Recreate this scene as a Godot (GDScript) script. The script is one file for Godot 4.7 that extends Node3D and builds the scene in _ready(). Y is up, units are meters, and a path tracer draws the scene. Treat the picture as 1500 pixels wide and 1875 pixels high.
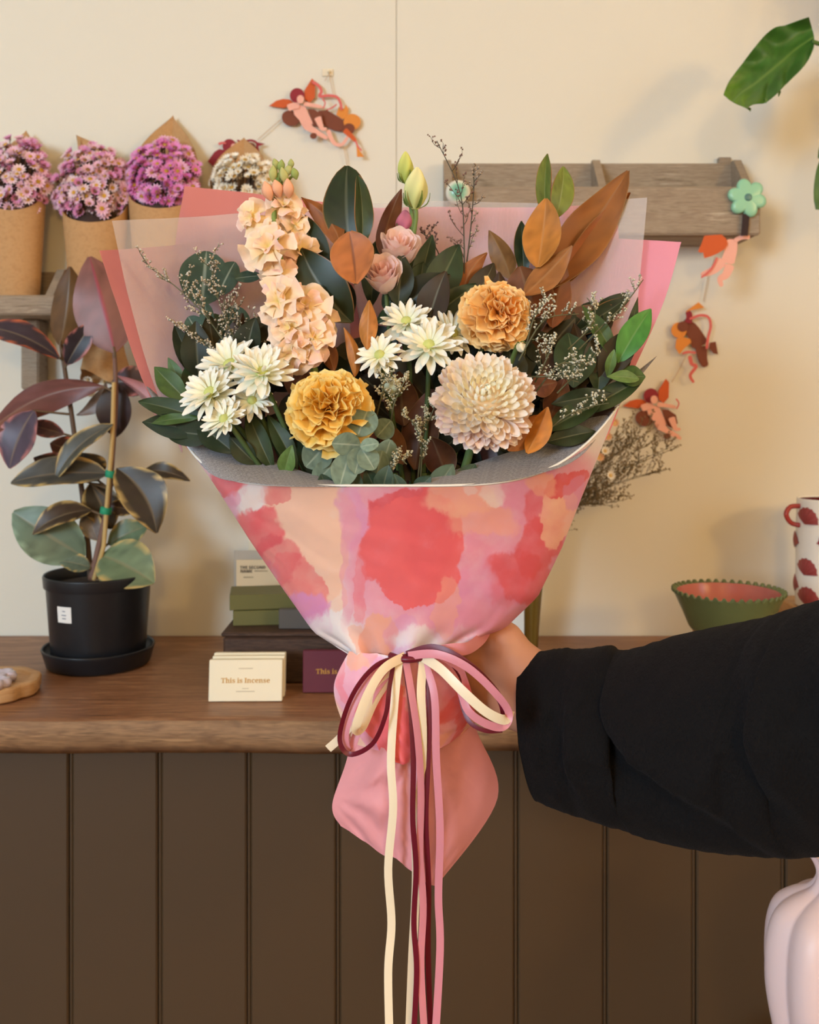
extends Node3D

# Frame of the photograph: 1500 x 1875, level camera with a vertical lens shift (horizon at pixel row 740).
const F := 1750.0
const HORIZON := 740.0
const EYE := 1.27
const COUNTER_Y := 0.90      # worktop height
const KEY := 13.5            # strength of the daylight
const LAMP := 1.1           # strength of each pendant lamp
const WALL_D := 1.53         # distance of the back wall from the lens
var rng := RandomNumberGenerator.new()
var M := {}
var noise := FastNoiseLite.new()


func _ready() -> void:
	rng.seed = 7
	noise.seed = 3
	noise.frequency = 1.0
	# ---------------------------------------------------------------- camera
	var cam := Camera3D.new()
	cam.name = "camera"
	cam.position = Vector3(0, EYE, 0)
	cam.near = 0.05
	cam.far = 30.0
	cam.projection = Camera3D.PROJECTION_FRUSTUM
	cam.size = cam.near * 1875.0 / F
	cam.frustum_offset = Vector2(0, -cam.near * (937.5 - HORIZON) / F)
	cam.current = true
	add_child(cam)
	# a phone lens: short focal length, wide open, focused on the flowers
	var lens := CameraAttributesPhysical.new()
	lens.frustum_near = 0.05
	lens.frustum_far = 30.0
	lens.frustum_focal_length = 6.9
	lens.frustum_focus_distance = 0.80
	lens.exposure_aperture = 1.8
	cam.attributes = lens
	# ---------------------------------------------------------------- sky and exposure
	var env := Environment.new()
	env.background_mode = Environment.BG_SKY
	var sky := Sky.new()
	var sm := ProceduralSkyMaterial.new()
	sm.sky_top_color = Color(0.42, 0.58, 0.82)
	sm.sky_horizon_color = Color(0.80, 0.86, 0.92)
	sm.ground_bottom_color = Color(0.34, 0.32, 0.28)
	sm.ground_horizon_color = Color(0.62, 0.60, 0.56)
	sm.sky_energy_multiplier = 1.0
	sky.sky_material = sm
	env.sky = sky
	env.tonemap_mode = Environment.TONE_MAPPER_LINEAR
	env.tonemap_exposure = 1.0
	env.sdfgi_enabled = true
	env.ssao_enabled = true
	env.ssil_enabled = true
	var we := WorldEnvironment.new()
	we.name = "world_environment"
	we.environment = env
	add_child(we)
	# ---------------------------------------------------------------- cool daylight through the shop windows, warm pendant lamps behind the camera
	area("shop_window_daylight", Vector3(-2.35, 1.95, 2.97), Vector3(-0.1, 1.25, -1.2), Vector2(1.25, 1.15), Color(0.80, 0.91, 1.0), KEY)
	area("side_window_daylight", Vector3(2.57, 1.75, 0.75), Vector3(0.0, 1.2, -0.4), Vector2(0.9, 1.2), Color(0.80, 0.91, 1.0), KEY * 0.08)
	materials()
	room()
	pendant(Vector3(1.75, 1.85, 0.6), "white globe pendant lamp hanging near the side window")
	pendant(Vector3(0.2, 1.95, 1.7), "white globe pendant lamp hanging in the middle of the shop")
	counter()
	bouquet()
	person()
	left_shelf()
	rubber_plant()
	right_wall_box()
	garland()
	counter_goods()
	right_goods()


func area(called: String, at: Vector3, aim: Vector3, size: Vector2, c: Color, e: float) -> void:
	var l := AreaLight3D.new()
	l.name = called
	l.area_size = size
	l.area_normalize_energy = true
	l.light_color = c
	l.light_energy = e
	l.shadow_enabled = true
	l.set("area_range", 12.0)
	l.set("area_attenuation", 2.0)
	add_child(l)
	l.look_at_from_position(at, aim)


# ==================================================================== small helpers
func P(px: float, py: float, d: float) -> Vector3:
	return Vector3((px - 750.0) / F * d, EYE - (py - HORIZON) / F * d, -d)


func S(px: float, d: float) -> float:
	return px / F * d


func C(r: float, g: float, b: float) -> Color:
	return Color(r / 255.0, g / 255.0, b / 255.0).srgb_to_linear()


func R(a: float, b: float) -> float:
	return rng.randf_range(a, b)


func mat(r: float, g: float, b: float, rough := 0.7, opt := {}) -> StandardMaterial3D:
	var m := StandardMaterial3D.new()
	m.albedo_color = Color(r / 255.0, g / 255.0, b / 255.0)
	m.roughness = rough
	m.metallic_specular = 0.45
	for k in opt:
		m.set(k, opt[k])
	return m


func vmat(rough := 0.7, back := 0.0, spec := 0.45, opt := {}) -> StandardMaterial3D:
	var m := mat(255, 255, 255, rough)
	m.vertex_color_use_as_albedo = true
	m.metallic_specular = spec
	if back > 0.0:
		m.backlight_enabled = true
		m.backlight = Color(back, back, back)
	for k in opt:
		m.set(k, opt[k])
	return m


func noise_tex(freq: float, seed_: int, ramp: Array, size := 512, as_normal := false, bump := 4.0) -> NoiseTexture2D:
	var n := FastNoiseLite.new()
	n.seed = seed_
	n.frequency = freq
	n.fractal_octaves = 4
	var t := NoiseTexture2D.new()
	t.width = size
	t.height = size
	t.seamless = true
	t.noise = n
	t.as_normal_map = as_normal
	t.bump_strength = bump
	if ramp.size():
		var g := Gradient.new()
		var off := PackedFloat32Array()
		var cs := PackedColorArray()
		for i in ramp.size():
			off.append(float(i) / (ramp.size() - 1))
			cs.append(ramp[i])
		g.offsets = off
		g.colors = cs
		t.color_ramp = g
	return t


class MB:
	var v := PackedVector3Array()
	var c := PackedColorArray()
	var uv := PackedVector2Array()
	var ix := PackedInt32Array()

	func add(p: Vector3, col := Color.WHITE, u := Vector2.ZERO) -> int:
		v.append(p)
		c.append(col)
		uv.append(u)
		return v.size() - 1

	func tri(a: int, b: int, d: int) -> void:
		ix.append(a)
		ix.append(b)
		ix.append(d)

	func quad(a: int, b: int, d: int, e: int) -> void:
		tri(a, b, d)
		tri(a, d, e)

	# rows: array of arrays of points, cols the same shape or a Color
	func grid(rows: Array, col: Variant, uvs: Array = [], flip := false) -> void:
		var nr := rows.size()
		var nc: int = rows[0].size()
		var first := v.size()
		for i in nr:
			for j in nc:
				add(rows[i][j], col if col is Color else col[i][j], uvs[i][j] if uvs.size() else Vector2(float(j) / (nc - 1), float(i) / (nr - 1)))
		for i in nr - 1:
			for j in nc - 1:
				var a := first + i * nc + j
				if flip:
					quad(a, a + nc, a + nc + 1, a + 1)
				else:
					quad(a, a + 1, a + nc + 1, a + nc)

	# a sheet of some thickness: face, back and edges, each side with its own colours
	func sheet(rows: Array, front: Variant, back: Variant, th: float, uvs: Array = []) -> void:
		var nr := rows.size()
		var nc: int = rows[0].size()
		var up := []
		var dn := []
		for i in nr:
			var a := []
			var b := []
			for j in nc:
				var di: Vector3 = rows[mini(i + 1, nr - 1)][j] - rows[maxi(i - 1, 0)][j]
				var dj: Vector3 = rows[i][mini(j + 1, nc - 1)] - rows[i][maxi(j - 1, 0)]
				if di.length() < 1e-9 or dj.length() < 1e-7:
					var ii := clampi(i, 1, nr - 2)
					dj = rows[ii][mini(j + 1, nc - 1)] - rows[ii][maxi(j - 1, 0)]
				var n := di.cross(dj).normalized()
				a.append(rows[i][j] + n * th * 0.5)
				b.append(rows[i][j] - n * th * 0.5)
			up.append(a)
			dn.append(b)
		grid(up, front, uvs, false)
		grid(dn, back, uvs, true)
		# edges
		var ring := []
		for j in nc:
			ring.append([0, j])
		for i in range(1, nr):
			ring.append([i, nc - 1])
		for j in range(nc - 2, -1, -1):
			ring.append([nr - 1, j])
		for i in range(nr - 2, -1, -1):
			ring.append([i, 0])
		var prev := -1
		for k in ring.size():
			var i: int = ring[k][0]
			var j: int = ring[k][1]
			var cc: Color = front if front is Color else front[i][j]
			var uu: Vector2 = uvs[i][j] if uvs.size() else Vector2(float(j) / (nc - 1), float(i) / (nr - 1))
			var a := add(up[i][j], cc, uu)
			add(dn[i][j], cc, uu)
			if prev >= 0:
				quad(prev, prev + 1, a + 1, a)
			prev = a

	func tube(pts: Array, r0: float, r1: float, sides := 6, col := Color.WHITE, cap := true) -> void:
		var nr := pts.size()
		var first := v.size()
		var ref := Vector3(0.31, 0.2, 0.93).normalized()
		for i in nr:
			var d: Vector3 = (pts[mini(i + 1, nr - 1)] - pts[maxi(i - 1, 0)]).normalized()
			var x := d.cross(ref)
			if x.length() < 0.05:
				x = d.cross(Vector3(1, 0, 0))
			x = x.normalized()
			var y := x.cross(d)
			var r := lerpf(r0, r1, float(i) / (nr - 1))
			for j in sides:
				var an := TAU * j / sides
				add(pts[i] + (x * cos(an) + y * sin(an)) * r, col, Vector2(float(j) / sides, float(i) / (nr - 1)))
		for i in nr - 1:
			for j in sides:
				var a := first + i * sides + j
				var b := first + i * sides + (j + 1) % sides
				quad(a, a + sides, b + sides, b)
		if cap:
			for e in [0, nr - 1]:
				var m := add(pts[e], col)
				for j in sides:
					var a: int = first + e * sides + j
					var b: int = first + e * sides + (j + 1) % sides
					if e == 0:
						tri(m, a, b)
					else:
						tri(m, b, a)

	# profile: array of Vector2(radius, height) about the y axis at 'at'; lobes shape the radius
	func lathe(profile: Array, at: Vector3, seg := 48, col: Variant = Color.WHITE, lobes := 0, deep := 0.0) -> void:
		var rows := []
		var cols := []
		var uvs := []
		for k in profile.size():
			var row := []
			var cr := []
			var ur := []
			for j in seg + 1:
				var an := TAU * j / seg
				var f := 1.0
				if lobes > 0:
					f = 1.0 - deep * (1.0 - absf(sin(an * lobes * 0.5)))
				row.append(at + Vector3(cos(an) * profile[k].x * f, profile[k].y, sin(an) * profile[k].x * f))
				cr.append(col if col is Color else col[k])
				ur.append(Vector2(float(j) / seg, float(k) / (profile.size() - 1)))
			rows.append(row)
			cols.append(cr)
			uvs.append(ur)
		grid(rows, cols, uvs)

	# a box with chamfered edges
	func box(at: Vector3, size: Vector3, bevel := 0.002, b := Basis.IDENTITY, col := Color.WHITE) -> void:
		var h := size * 0.5
		var e := minf(bevel, minf(h.x, minf(h.y, h.z)) * 0.9)
		var id := {}
		for sx in [-1, 1]:
			for sy in [-1, 1]:
				for sz in [-1, 1]:
					for ax in 3:
						var p := Vector3(sx * h.x, sy * h.y, sz * h.z)
						for o in 3:
							if o != ax:
								p[o] -= signf(p[o]) * e
						id[[sx, sy, sz, ax]] = add(at + b * p, col, Vector2(p.x, p.y))
		var face := func(ids: Array, n: Vector3):
			var nn: Vector3 = (v[ids[2]] - v[ids[0]]).cross(v[ids[1]] - v[ids[0]])
			if nn.dot(b * n) < 0.0:
				ids.reverse()
			for k in range(1, ids.size() - 1):
				tri(ids[0], ids[k], ids[k + 1])
		for ax in 3:
			var o := (ax + 1) % 3
			var q := (ax + 2) % 3
			for s in [-1, 1]:
				var ids := []
				for w in [[-1, -1], [1, -1], [1, 1], [-1, 1]]:
					var k := [0, 0, 0, ax]
					k[ax] = s
					k[o] = w[0]
					k[q] = w[1]
					ids.append(id[k])
				var n := Vector3.ZERO
				n[ax] = s
				face.call(ids, n)
			for s in [-1, 1]:
				for t in [-1, 1]:   # edge along ax, between faces o and q
					var ids := []
					for w in [[-1, o], [1, o], [1, q], [-1, q]]:
						var k := [0, 0, 0, w[1]]
						k[ax] = w[0]
						k[o] = s
						k[q] = t
						ids.append(id[k])
					var n := Vector3.ZERO
					n[o] = s
					n[q] = t
					face.call(ids, n)
		for sx in [-1, 1]:
			for sy in [-1, 1]:
				for sz in [-1, 1]:
					face.call([id[[sx, sy, sz, 0]], id[[sx, sy, sz, 1]], id[[sx, sy, sz, 2]]], Vector3(sx, sy, sz))

	# smooth normals; where smooth is false every face keeps its own
	func mesh(m: Material, smooth := true, keep_uv := true) -> ArrayMesh:
		var vv := v
		var cc := c
		var uu := uv
		var ii := ix
		if not smooth:
			vv = PackedVector3Array()
			cc = PackedColorArray()
			uu = PackedVector2Array()
			ii = PackedInt32Array()
			for k in ix:
				vv.append(v[k])
				cc.append(c[k])
				uu.append(uv[k])
				ii.append(ii.size())
		var n := PackedVector3Array()
		n.resize(vv.size())
		for k in range(0, ii.size(), 3):
			var a := ii[k]
			var b := ii[k + 1]
			var d := ii[k + 2]
			var f := (vv[d] - vv[a]).cross(vv[b] - vv[a])
			n[a] += f
			n[b] += f
			n[d] += f
		for k in n.size():
			n[k] = n[k].normalized() if n[k].length_squared() > 1e-24 else Vector3.UP
		var arr := []
		arr.resize(Mesh.ARRAY_MAX)
		arr[Mesh.ARRAY_VERTEX] = vv
		arr[Mesh.ARRAY_NORMAL] = n
		arr[Mesh.ARRAY_COLOR] = cc
		if keep_uv:
			arr[Mesh.ARRAY_TEX_UV] = uu
		arr[Mesh.ARRAY_INDEX] = ii
		var out := ArrayMesh.new()
		out.add_surface_from_arrays(Mesh.PRIMITIVE_TRIANGLES, arr)
		out.surface_set_material(0, m)
		return out


var taken := {}
func numbered(called: String) -> String:
	if not taken.has(called):
		taken[called] = 0
		return called
	taken[called] += 1
	return "%s_%03d" % [called, taken[called]]


func wpos(n: Node) -> Vector3:
	var s := Vector3.ZERO
	while n is Node3D and n != self:
		s += n.position
		n = n.get_parent()
	return s


func thing(called: String, label: String, category: String, at: Vector3, group := "", kind := "") -> Node3D:
	var o := Node3D.new()
	o.name = numbered(called)
	o.position = at
	add_child(o)
	tag(o, label, category, group, kind)
	return o


func tag(o: Node, label: String, category := "", group := "", kind := "") -> void:
	if label:
		o.set_meta("label", label)
	if category:
		o.set_meta("category", category)
	if group:
		o.set_meta("group", group)
	if kind:
		o.set_meta("kind", kind)


# a part whose mesh is given in world metres, or in its own axes with a world transform
func part(parent: Node, called: String, mesh: Mesh, xf := Transform3D.IDENTITY, label := "") -> MeshInstance3D:
	var o := MeshInstance3D.new()
	o.name = called
	o.mesh = mesh
	o.transform = Transform3D(xf.basis, xf.origin - wpos(parent))
	parent.add_child(o, true)
	if label:
		o.set_meta("label", label)
	return o


func single(called: String, label: String, category: String, mesh: Mesh, group := "", kind := "") -> MeshInstance3D:
	var o := MeshInstance3D.new()
	o.name = numbered(called)
	o.mesh = mesh
	add_child(o)
	tag(o, label, category, group, kind)
	return o


func node_part(parent: Node, called: String, at: Vector3, label := "") -> Node3D:
	var o := Node3D.new()
	o.name = called
	o.position = at - wpos(parent)
	parent.add_child(o, true)
	if label:
		o.set_meta("label", label)
	return o


func boxpart(parent: Node, called: String, m: Material, at: Vector3, size: Vector3, bevel := 0.002, b := Basis.IDENTITY) -> MeshInstance3D:
	var mb := MB.new()
	mb.box(at, size, bevel, b)
	return part(parent, called, mb.mesh(m, false))


func cr(a: Vector3, b: Vector3, c: Vector3, d: Vector3, t: float) -> Vector3:
	return b.cubic_interpolate(c, a, d, t)


# points along a Catmull-Rom curve
func curve(pts: Array, n: int) -> Array:
	var out := []
	var m := pts.size()
	for i in n + 1:
		var x := float(i) / n * (m - 1)
		var k := mini(int(x), m - 2)
		out.append(cr(pts[maxi(k - 1, 0)], pts[k], pts[k + 1], pts[mini(k + 2, m - 1)], x - k))
	return out


# a smooth surface through a control net; rows of points
func net(ctrl: Array, nr: int, nc: int) -> Array:
	var across := []
	for row in ctrl:
		across.append(curve(row, nc))
	var out := []
	for i in nr + 1:
		out.append([])
	for j in nc + 1:
		var line := []
		for row in across:
			line.append(row[j])
		var c := curve(line, nr)
		for i in nr + 1:
			out[i].append(c[i])
	return out


func pxnet(ctrl: Array) -> Array:
	var out := []
	for row in ctrl:
		var r := []
		for p in row:
			r.append(P(p[0], p[1], p[2]))
		out.append(r)
	return out


func pxline(pts: Array) -> Array:
	var r := []
	for p in pts:
		r.append(P(p[0], p[1], p[2]))
	return r


func aim_basis(dir: Vector3, spin := 0.0) -> Basis:
	var y := dir.normalized()
	var x := y.cross(Vector3(0.13, 0.31, 0.94))
	if x.length() < 0.05:
		x = y.cross(Vector3(1, 0, 0))
	x = x.normalized()
	var z := x.cross(y)
	return Basis(x, y, z) * Basis(Vector3.UP, spin)


# ---- leaf: double-faced blade with a midrib, from base to tip
const LQ := [-1.0, -0.93, -0.7, -0.4, -0.10, -0.03, 0.03, 0.10, 0.4, 0.7, 0.93, 1.0]
func leaf_mesh(base: Vector3, tip: Vector3, width: float, facing: Vector3, m: Material, top: Color, under: Color, o := {}) -> ArrayMesh:
	var a := tip - base
	var ln := a.length()
	var s := facing.cross(a).normalized()
	var n := a.cross(s).normalized()
	var bend: float = o.get("bend", 0.08)
	var sway: float = o.get("sway", 0.0)
	var fold: float = o.get("fold", 0.25)
	var k: float = o.get("k", 0.9)
	var e: float = o.get("e", 0.85)
	var wave: float = o.get("wave", 0.02)
	var twist: float = o.get("twist", 0.0)
	var curl: float = o.get("curl", 0.0)
	var rib: Color = o.get("rib", top.lerp(Color(0.5, 0.5, 0.3), 0.12))
	var urib: Color = o.get("urib", under.lerp(Color(0.5, 0.45, 0.3), 0.1))
	var edge: Color = o.get("edge", Color(0, 0, 0, 0))
	var rimc: Color = o.get("rimc", Color(0, 0, 0, 0))
	var tone: float = o.get("tone", 0.22)
	var nt: int = o.get("n", 12)
	var ph := R(0, 6.0)
	var rows := []
	var cf := []
	var cb := []
	for i in nt + 1:
		var t := float(i) / nt
		var tt := clampf(t, 0.004, 0.996)
		var w := width * 0.5 * pow(sin(PI * pow(tt, k)), e) + width * 0.012
		var mid := base + a * t + n * (bend * ln * 4.0 * t * (1.0 - t)) + s * (sway * ln * 4.0 * t * (1.0 - t)) - n * (curl * ln * t * t)
		var sd := s.rotated(a.normalized(), twist * t)
		var nn := n.rotated(a.normalized(), twist * t)
		var row := []
		var f := []
		var b := []
		for q in LQ:
			var z: float = absf(q) * w * sin(fold) + wave * ln * sin(t * 9.0 + ph + q * 1.3) * q * q
			row.append(mid + sd * (q * w * cos(fold)) + nn * z)
			var nz := (noise.get_noise_3d(t * 5.0 + ph * 7.0, q * 1.6, ph) + 0.5 * noise.get_noise_3d(t * 17.0, q * 5.0, ph)) * tone
			var ct: Color = rib if absf(q) < 0.05 else top * (1.0 + nz * 2.0)
			var cu: Color = urib if absf(q) < 0.05 else under * (1.0 + nz * 2.0)
			if edge.a > 0.5 and absf(q) > 0.7:
				var mixn := clampf(0.45 + noise.get_noise_2d(t * 9.0 + ph, q * 4.0) * 2.2, 0.0, 1.0) if absf(q) > 0.9 else clampf(noise.get_noise_2d(t * 6.0 + ph, q * 4.0) * 2.4, 0.0, 1.0)
				ct = ct.lerp(edge, mixn)
			if rimc.a > 0.5 and absf(q) > 0.95:
				ct = rimc
				cu = rimc
			ct.a = 1.0
			cu.a = 1.0
			f.append(ct)
			b.append(cu)
		rows.append(row)
		cf.append(f)
		cb.append(b)
	var mb := MB.new()
	mb.sheet(rows, cf, cb, o.get("th", 0.0005))
	return mb.mesh(m, true, false)


# a leaf placed by the pixels of its base and tip, each with its own distance
func pleaf(parent: Node, called: String, b: Array, t: Array, wpx: float, m: Material, top: Color, under: Color, o := {}) -> MeshInstance3D:
	var d: float = (b[2] + t[2]) * 0.5
	var face: Vector3 = o.get("face", Vector3(R(-0.3, 0.3), R(0.0, 0.4), 1.0))
	var back: bool = o.get("flip", false)   # its underside is seen
	var me := leaf_mesh(P(b[0], b[1], b[2]), P(t[0], t[1], t[2]), S(wpx, d), -face if back else face, m, top, under, o)
	return part(parent, called, me)


# ---- petal in its own axes: along +x, face up +y
func petal_mesh(m: Material, o: Dictionary) -> ArrayMesh:
	var nt: int = o.get("nt", 6)
	var nq: int = o.get("nq", 4)
	var ln: float = o.get("len", 1.0)
	var wid: float = o.get("wid", 0.4)
	var fan: bool = o.get("fan", false)
	var k: float = o.get("k", 1.3)
	var e: float = o.get("e", 0.6)
	var lift: float = o.get("lift", 0.0)
	var hook: float = o.get("hook", 0.0)
	var cup: float = o.get("cup", 0.2)
	var ruf: float = o.get("ruf", 0.0)
	var rn: float = o.get("rn", 6.0)
	var saw: float = o.get("saw", 0.0)
	var ca: Color = o.get("ca", Color.WHITE)
	var cb: Color = o.get("cb", Color.WHITE)
	var ce: Color = o.get("ce", cb)
	var ph: float = o.get("ph", R(0, 6.0))
	var rows := []
	var cols := []
	for i in nt + 1:
		var t := float(i) / nt
		var w: float
		if fan:
			w = wid * 0.5 * (0.18 + 0.82 * pow(t, 0.75))
		else:
			w = wid * 0.5 * (pow(sin(PI * pow(clampf(t, 0.01, 0.985), k)), e) * 0.96 + 0.04)
		var row := []
		var cl := []
		for j in nq + 1:
			var q := -1.0 + 2.0 * j / nq
			var x := ln * t
			if fan:
				x *= 1.0 - 0.22 * q * q * t
			x += saw * t * t * t * (1.0 if j % 2 else -1.0)
			var y := lift * ln * t * t + hook * ln * pow(t, 4.0) + cup * absf(w) * q * q + ruf * ln * t * t * sin(rn * q + ph) + ruf * 0.5 * ln * t * sin(5.0 * t + ph * 2.0) * q
			row.append(Vector3(x, y, w * q))
			var c := ca.lerp(cb, smoothstep(0.0, 1.0, t))
			if t > 0.86 and i == nt:
				c = ce
			c = c * (1.0 + noise.get_noise_3d(t * 4.0, q * 3.0, ph * 9.0) * 0.14)
			c.a = 1.0
			cl.append(c)
		rows.append(row)
		cols.append(cl)
	var mb := MB.new()
	mb.grid(rows, cols, [], true)
	return mb.mesh(m, true, false)


# thin paper or board cut to an outline given in pixels at one distance, with real thickness
func cutout(outline: Array, d: float, th: float, m: Material) -> ArrayMesh:
	var poly := PackedVector2Array()
	for p in outline:
		poly.append(Vector2(p[0], p[1]))
	var tris := Geometry2D.triangulate_polygon(poly)
	var mb := MB.new()
	var n := poly.size()
	for side in 2:
		for p in poly:
			var w := P(p.x, p.y, d)
			w.z += th if side == 0 else 0.0
			mb.add(w)
	var cw := Geometry2D.is_polygon_clockwise(poly)
	for k in range(0, tris.size(), 3):
		var a := tris[k]
		var b := tris[k + 1]
		var c := tris[k + 2]
		var ar := (poly[b] - poly[a]).cross(poly[c] - poly[a])
		if ar < 0.0:
			var s := b
			b = c
			c = s
		mb.tri(a, b, c)
		mb.tri(n + a, n + c, n + b)
	for i in n:
		var j := (i + 1) % n
		mb.quad(i, n + i, n + j, j)
	return mb.mesh(m, false, false)


func blob(cx: float, cy: float, rx: float, ry: float, n := 20, turn := 0.0) -> Array:
	var out := []
	for i in n:
		var a := TAU * i / n
		var p := Vector2(cos(a) * rx, sin(a) * ry).rotated(turn)
		out.append([cx + p.x, cy + p.y])
	return out


# outline of a limb: a bent, tapering stroke
func limb(pts: Array, r0: float, r1: float) -> Array:
	var c := []
	var p3 := []
	for p in pts:
		p3.append(Vector3(p[0], p[1], 0))
	c = curve(p3, (pts.size() - 1) * 5)
	var a := []
	var b := []
	for i in c.size():
		var d: Vector3 = (c[mini(i + 1, c.size() - 1)] - c[maxi(i - 1, 0)]).normalized()
		var r := lerpf(r0, r1, float(i) / (c.size() - 1))
		var e := minf(1.0, 0.55 + 0.45 * minf(i, c.size() - 1 - i))
		a.append([c[i].x - d.y * r * e, c[i].y + d.x * r * e])
		b.append([c[i].x + d.y * r * e, c[i].y - d.x * r * e])
	b.reverse()
	return a + b


func text_mesh(s: String, height: float, m: Material, serif := true, bold := true, depth := 0.0004) -> TextMesh:
	var t := TextMesh.new()
	var f := SystemFont.new()
	f.font_names = PackedStringArray(["Droid Serif" if serif else "Droid Sans"])
	if bold:
		f.font_weight = 700
	t.font = f
	t.text = s
	t.font_size = 64
	t.pixel_size = height / 64.0
	t.depth = depth
	t.curve_step = 2.0
	t.material = m
	return t


# ==================================================================== materials
func wood_tex(seed_: int, ramp: Array, fx: float, fy: float, size := 512) -> ImageTexture:
	# grain runs along x; wraps round in x and y
	var n := FastNoiseLite.new()
	n.seed = seed_
	n.frequency = 1.0
	n.fractal_octaves = 3
	var n2 := FastNoiseLite.new()
	n2.seed = seed_ + 5
	n2.frequency = 1.0
	var im := Image.create(size, size, false, Image.FORMAT_RGB8)
	for y in size:
		var v := float(y) / size
		var ay := v * TAU
		for x in size:
			var ax := float(x) / size * TAU
			var cx := cos(ax) * fx
			var sx := sin(ax) * fx
			var warp := n2.get_noise_3d(cx * 0.8, sx * 0.8, cos(ay) * 1.6 + sin(ay) * 0.9)
			var g := n.get_noise_3d(cx, sx, (cos(ay) * 1.0 + sin(ay) * 1.7) * fy + warp * 1.2) * 0.75
			var fine := n2.get_noise_3d(cx * 3.0, sx * 3.0, (cos(ay) * 1.3 + sin(ay)) * fy * 6.0) * 0.35
			var k := clampf(0.5 + g + fine, 0.0, 0.999) * (ramp.size() - 1)
			var i := int(k)
			im.set_pixel(x, y, ramp[i].lerp(ramp[i + 1], k - i))
	return ImageTexture.create_from_image(im)


func c8(r: float, g: float, b: float) -> Color:
	return Color(r / 255.0, g / 255.0, b / 255.0)


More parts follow.
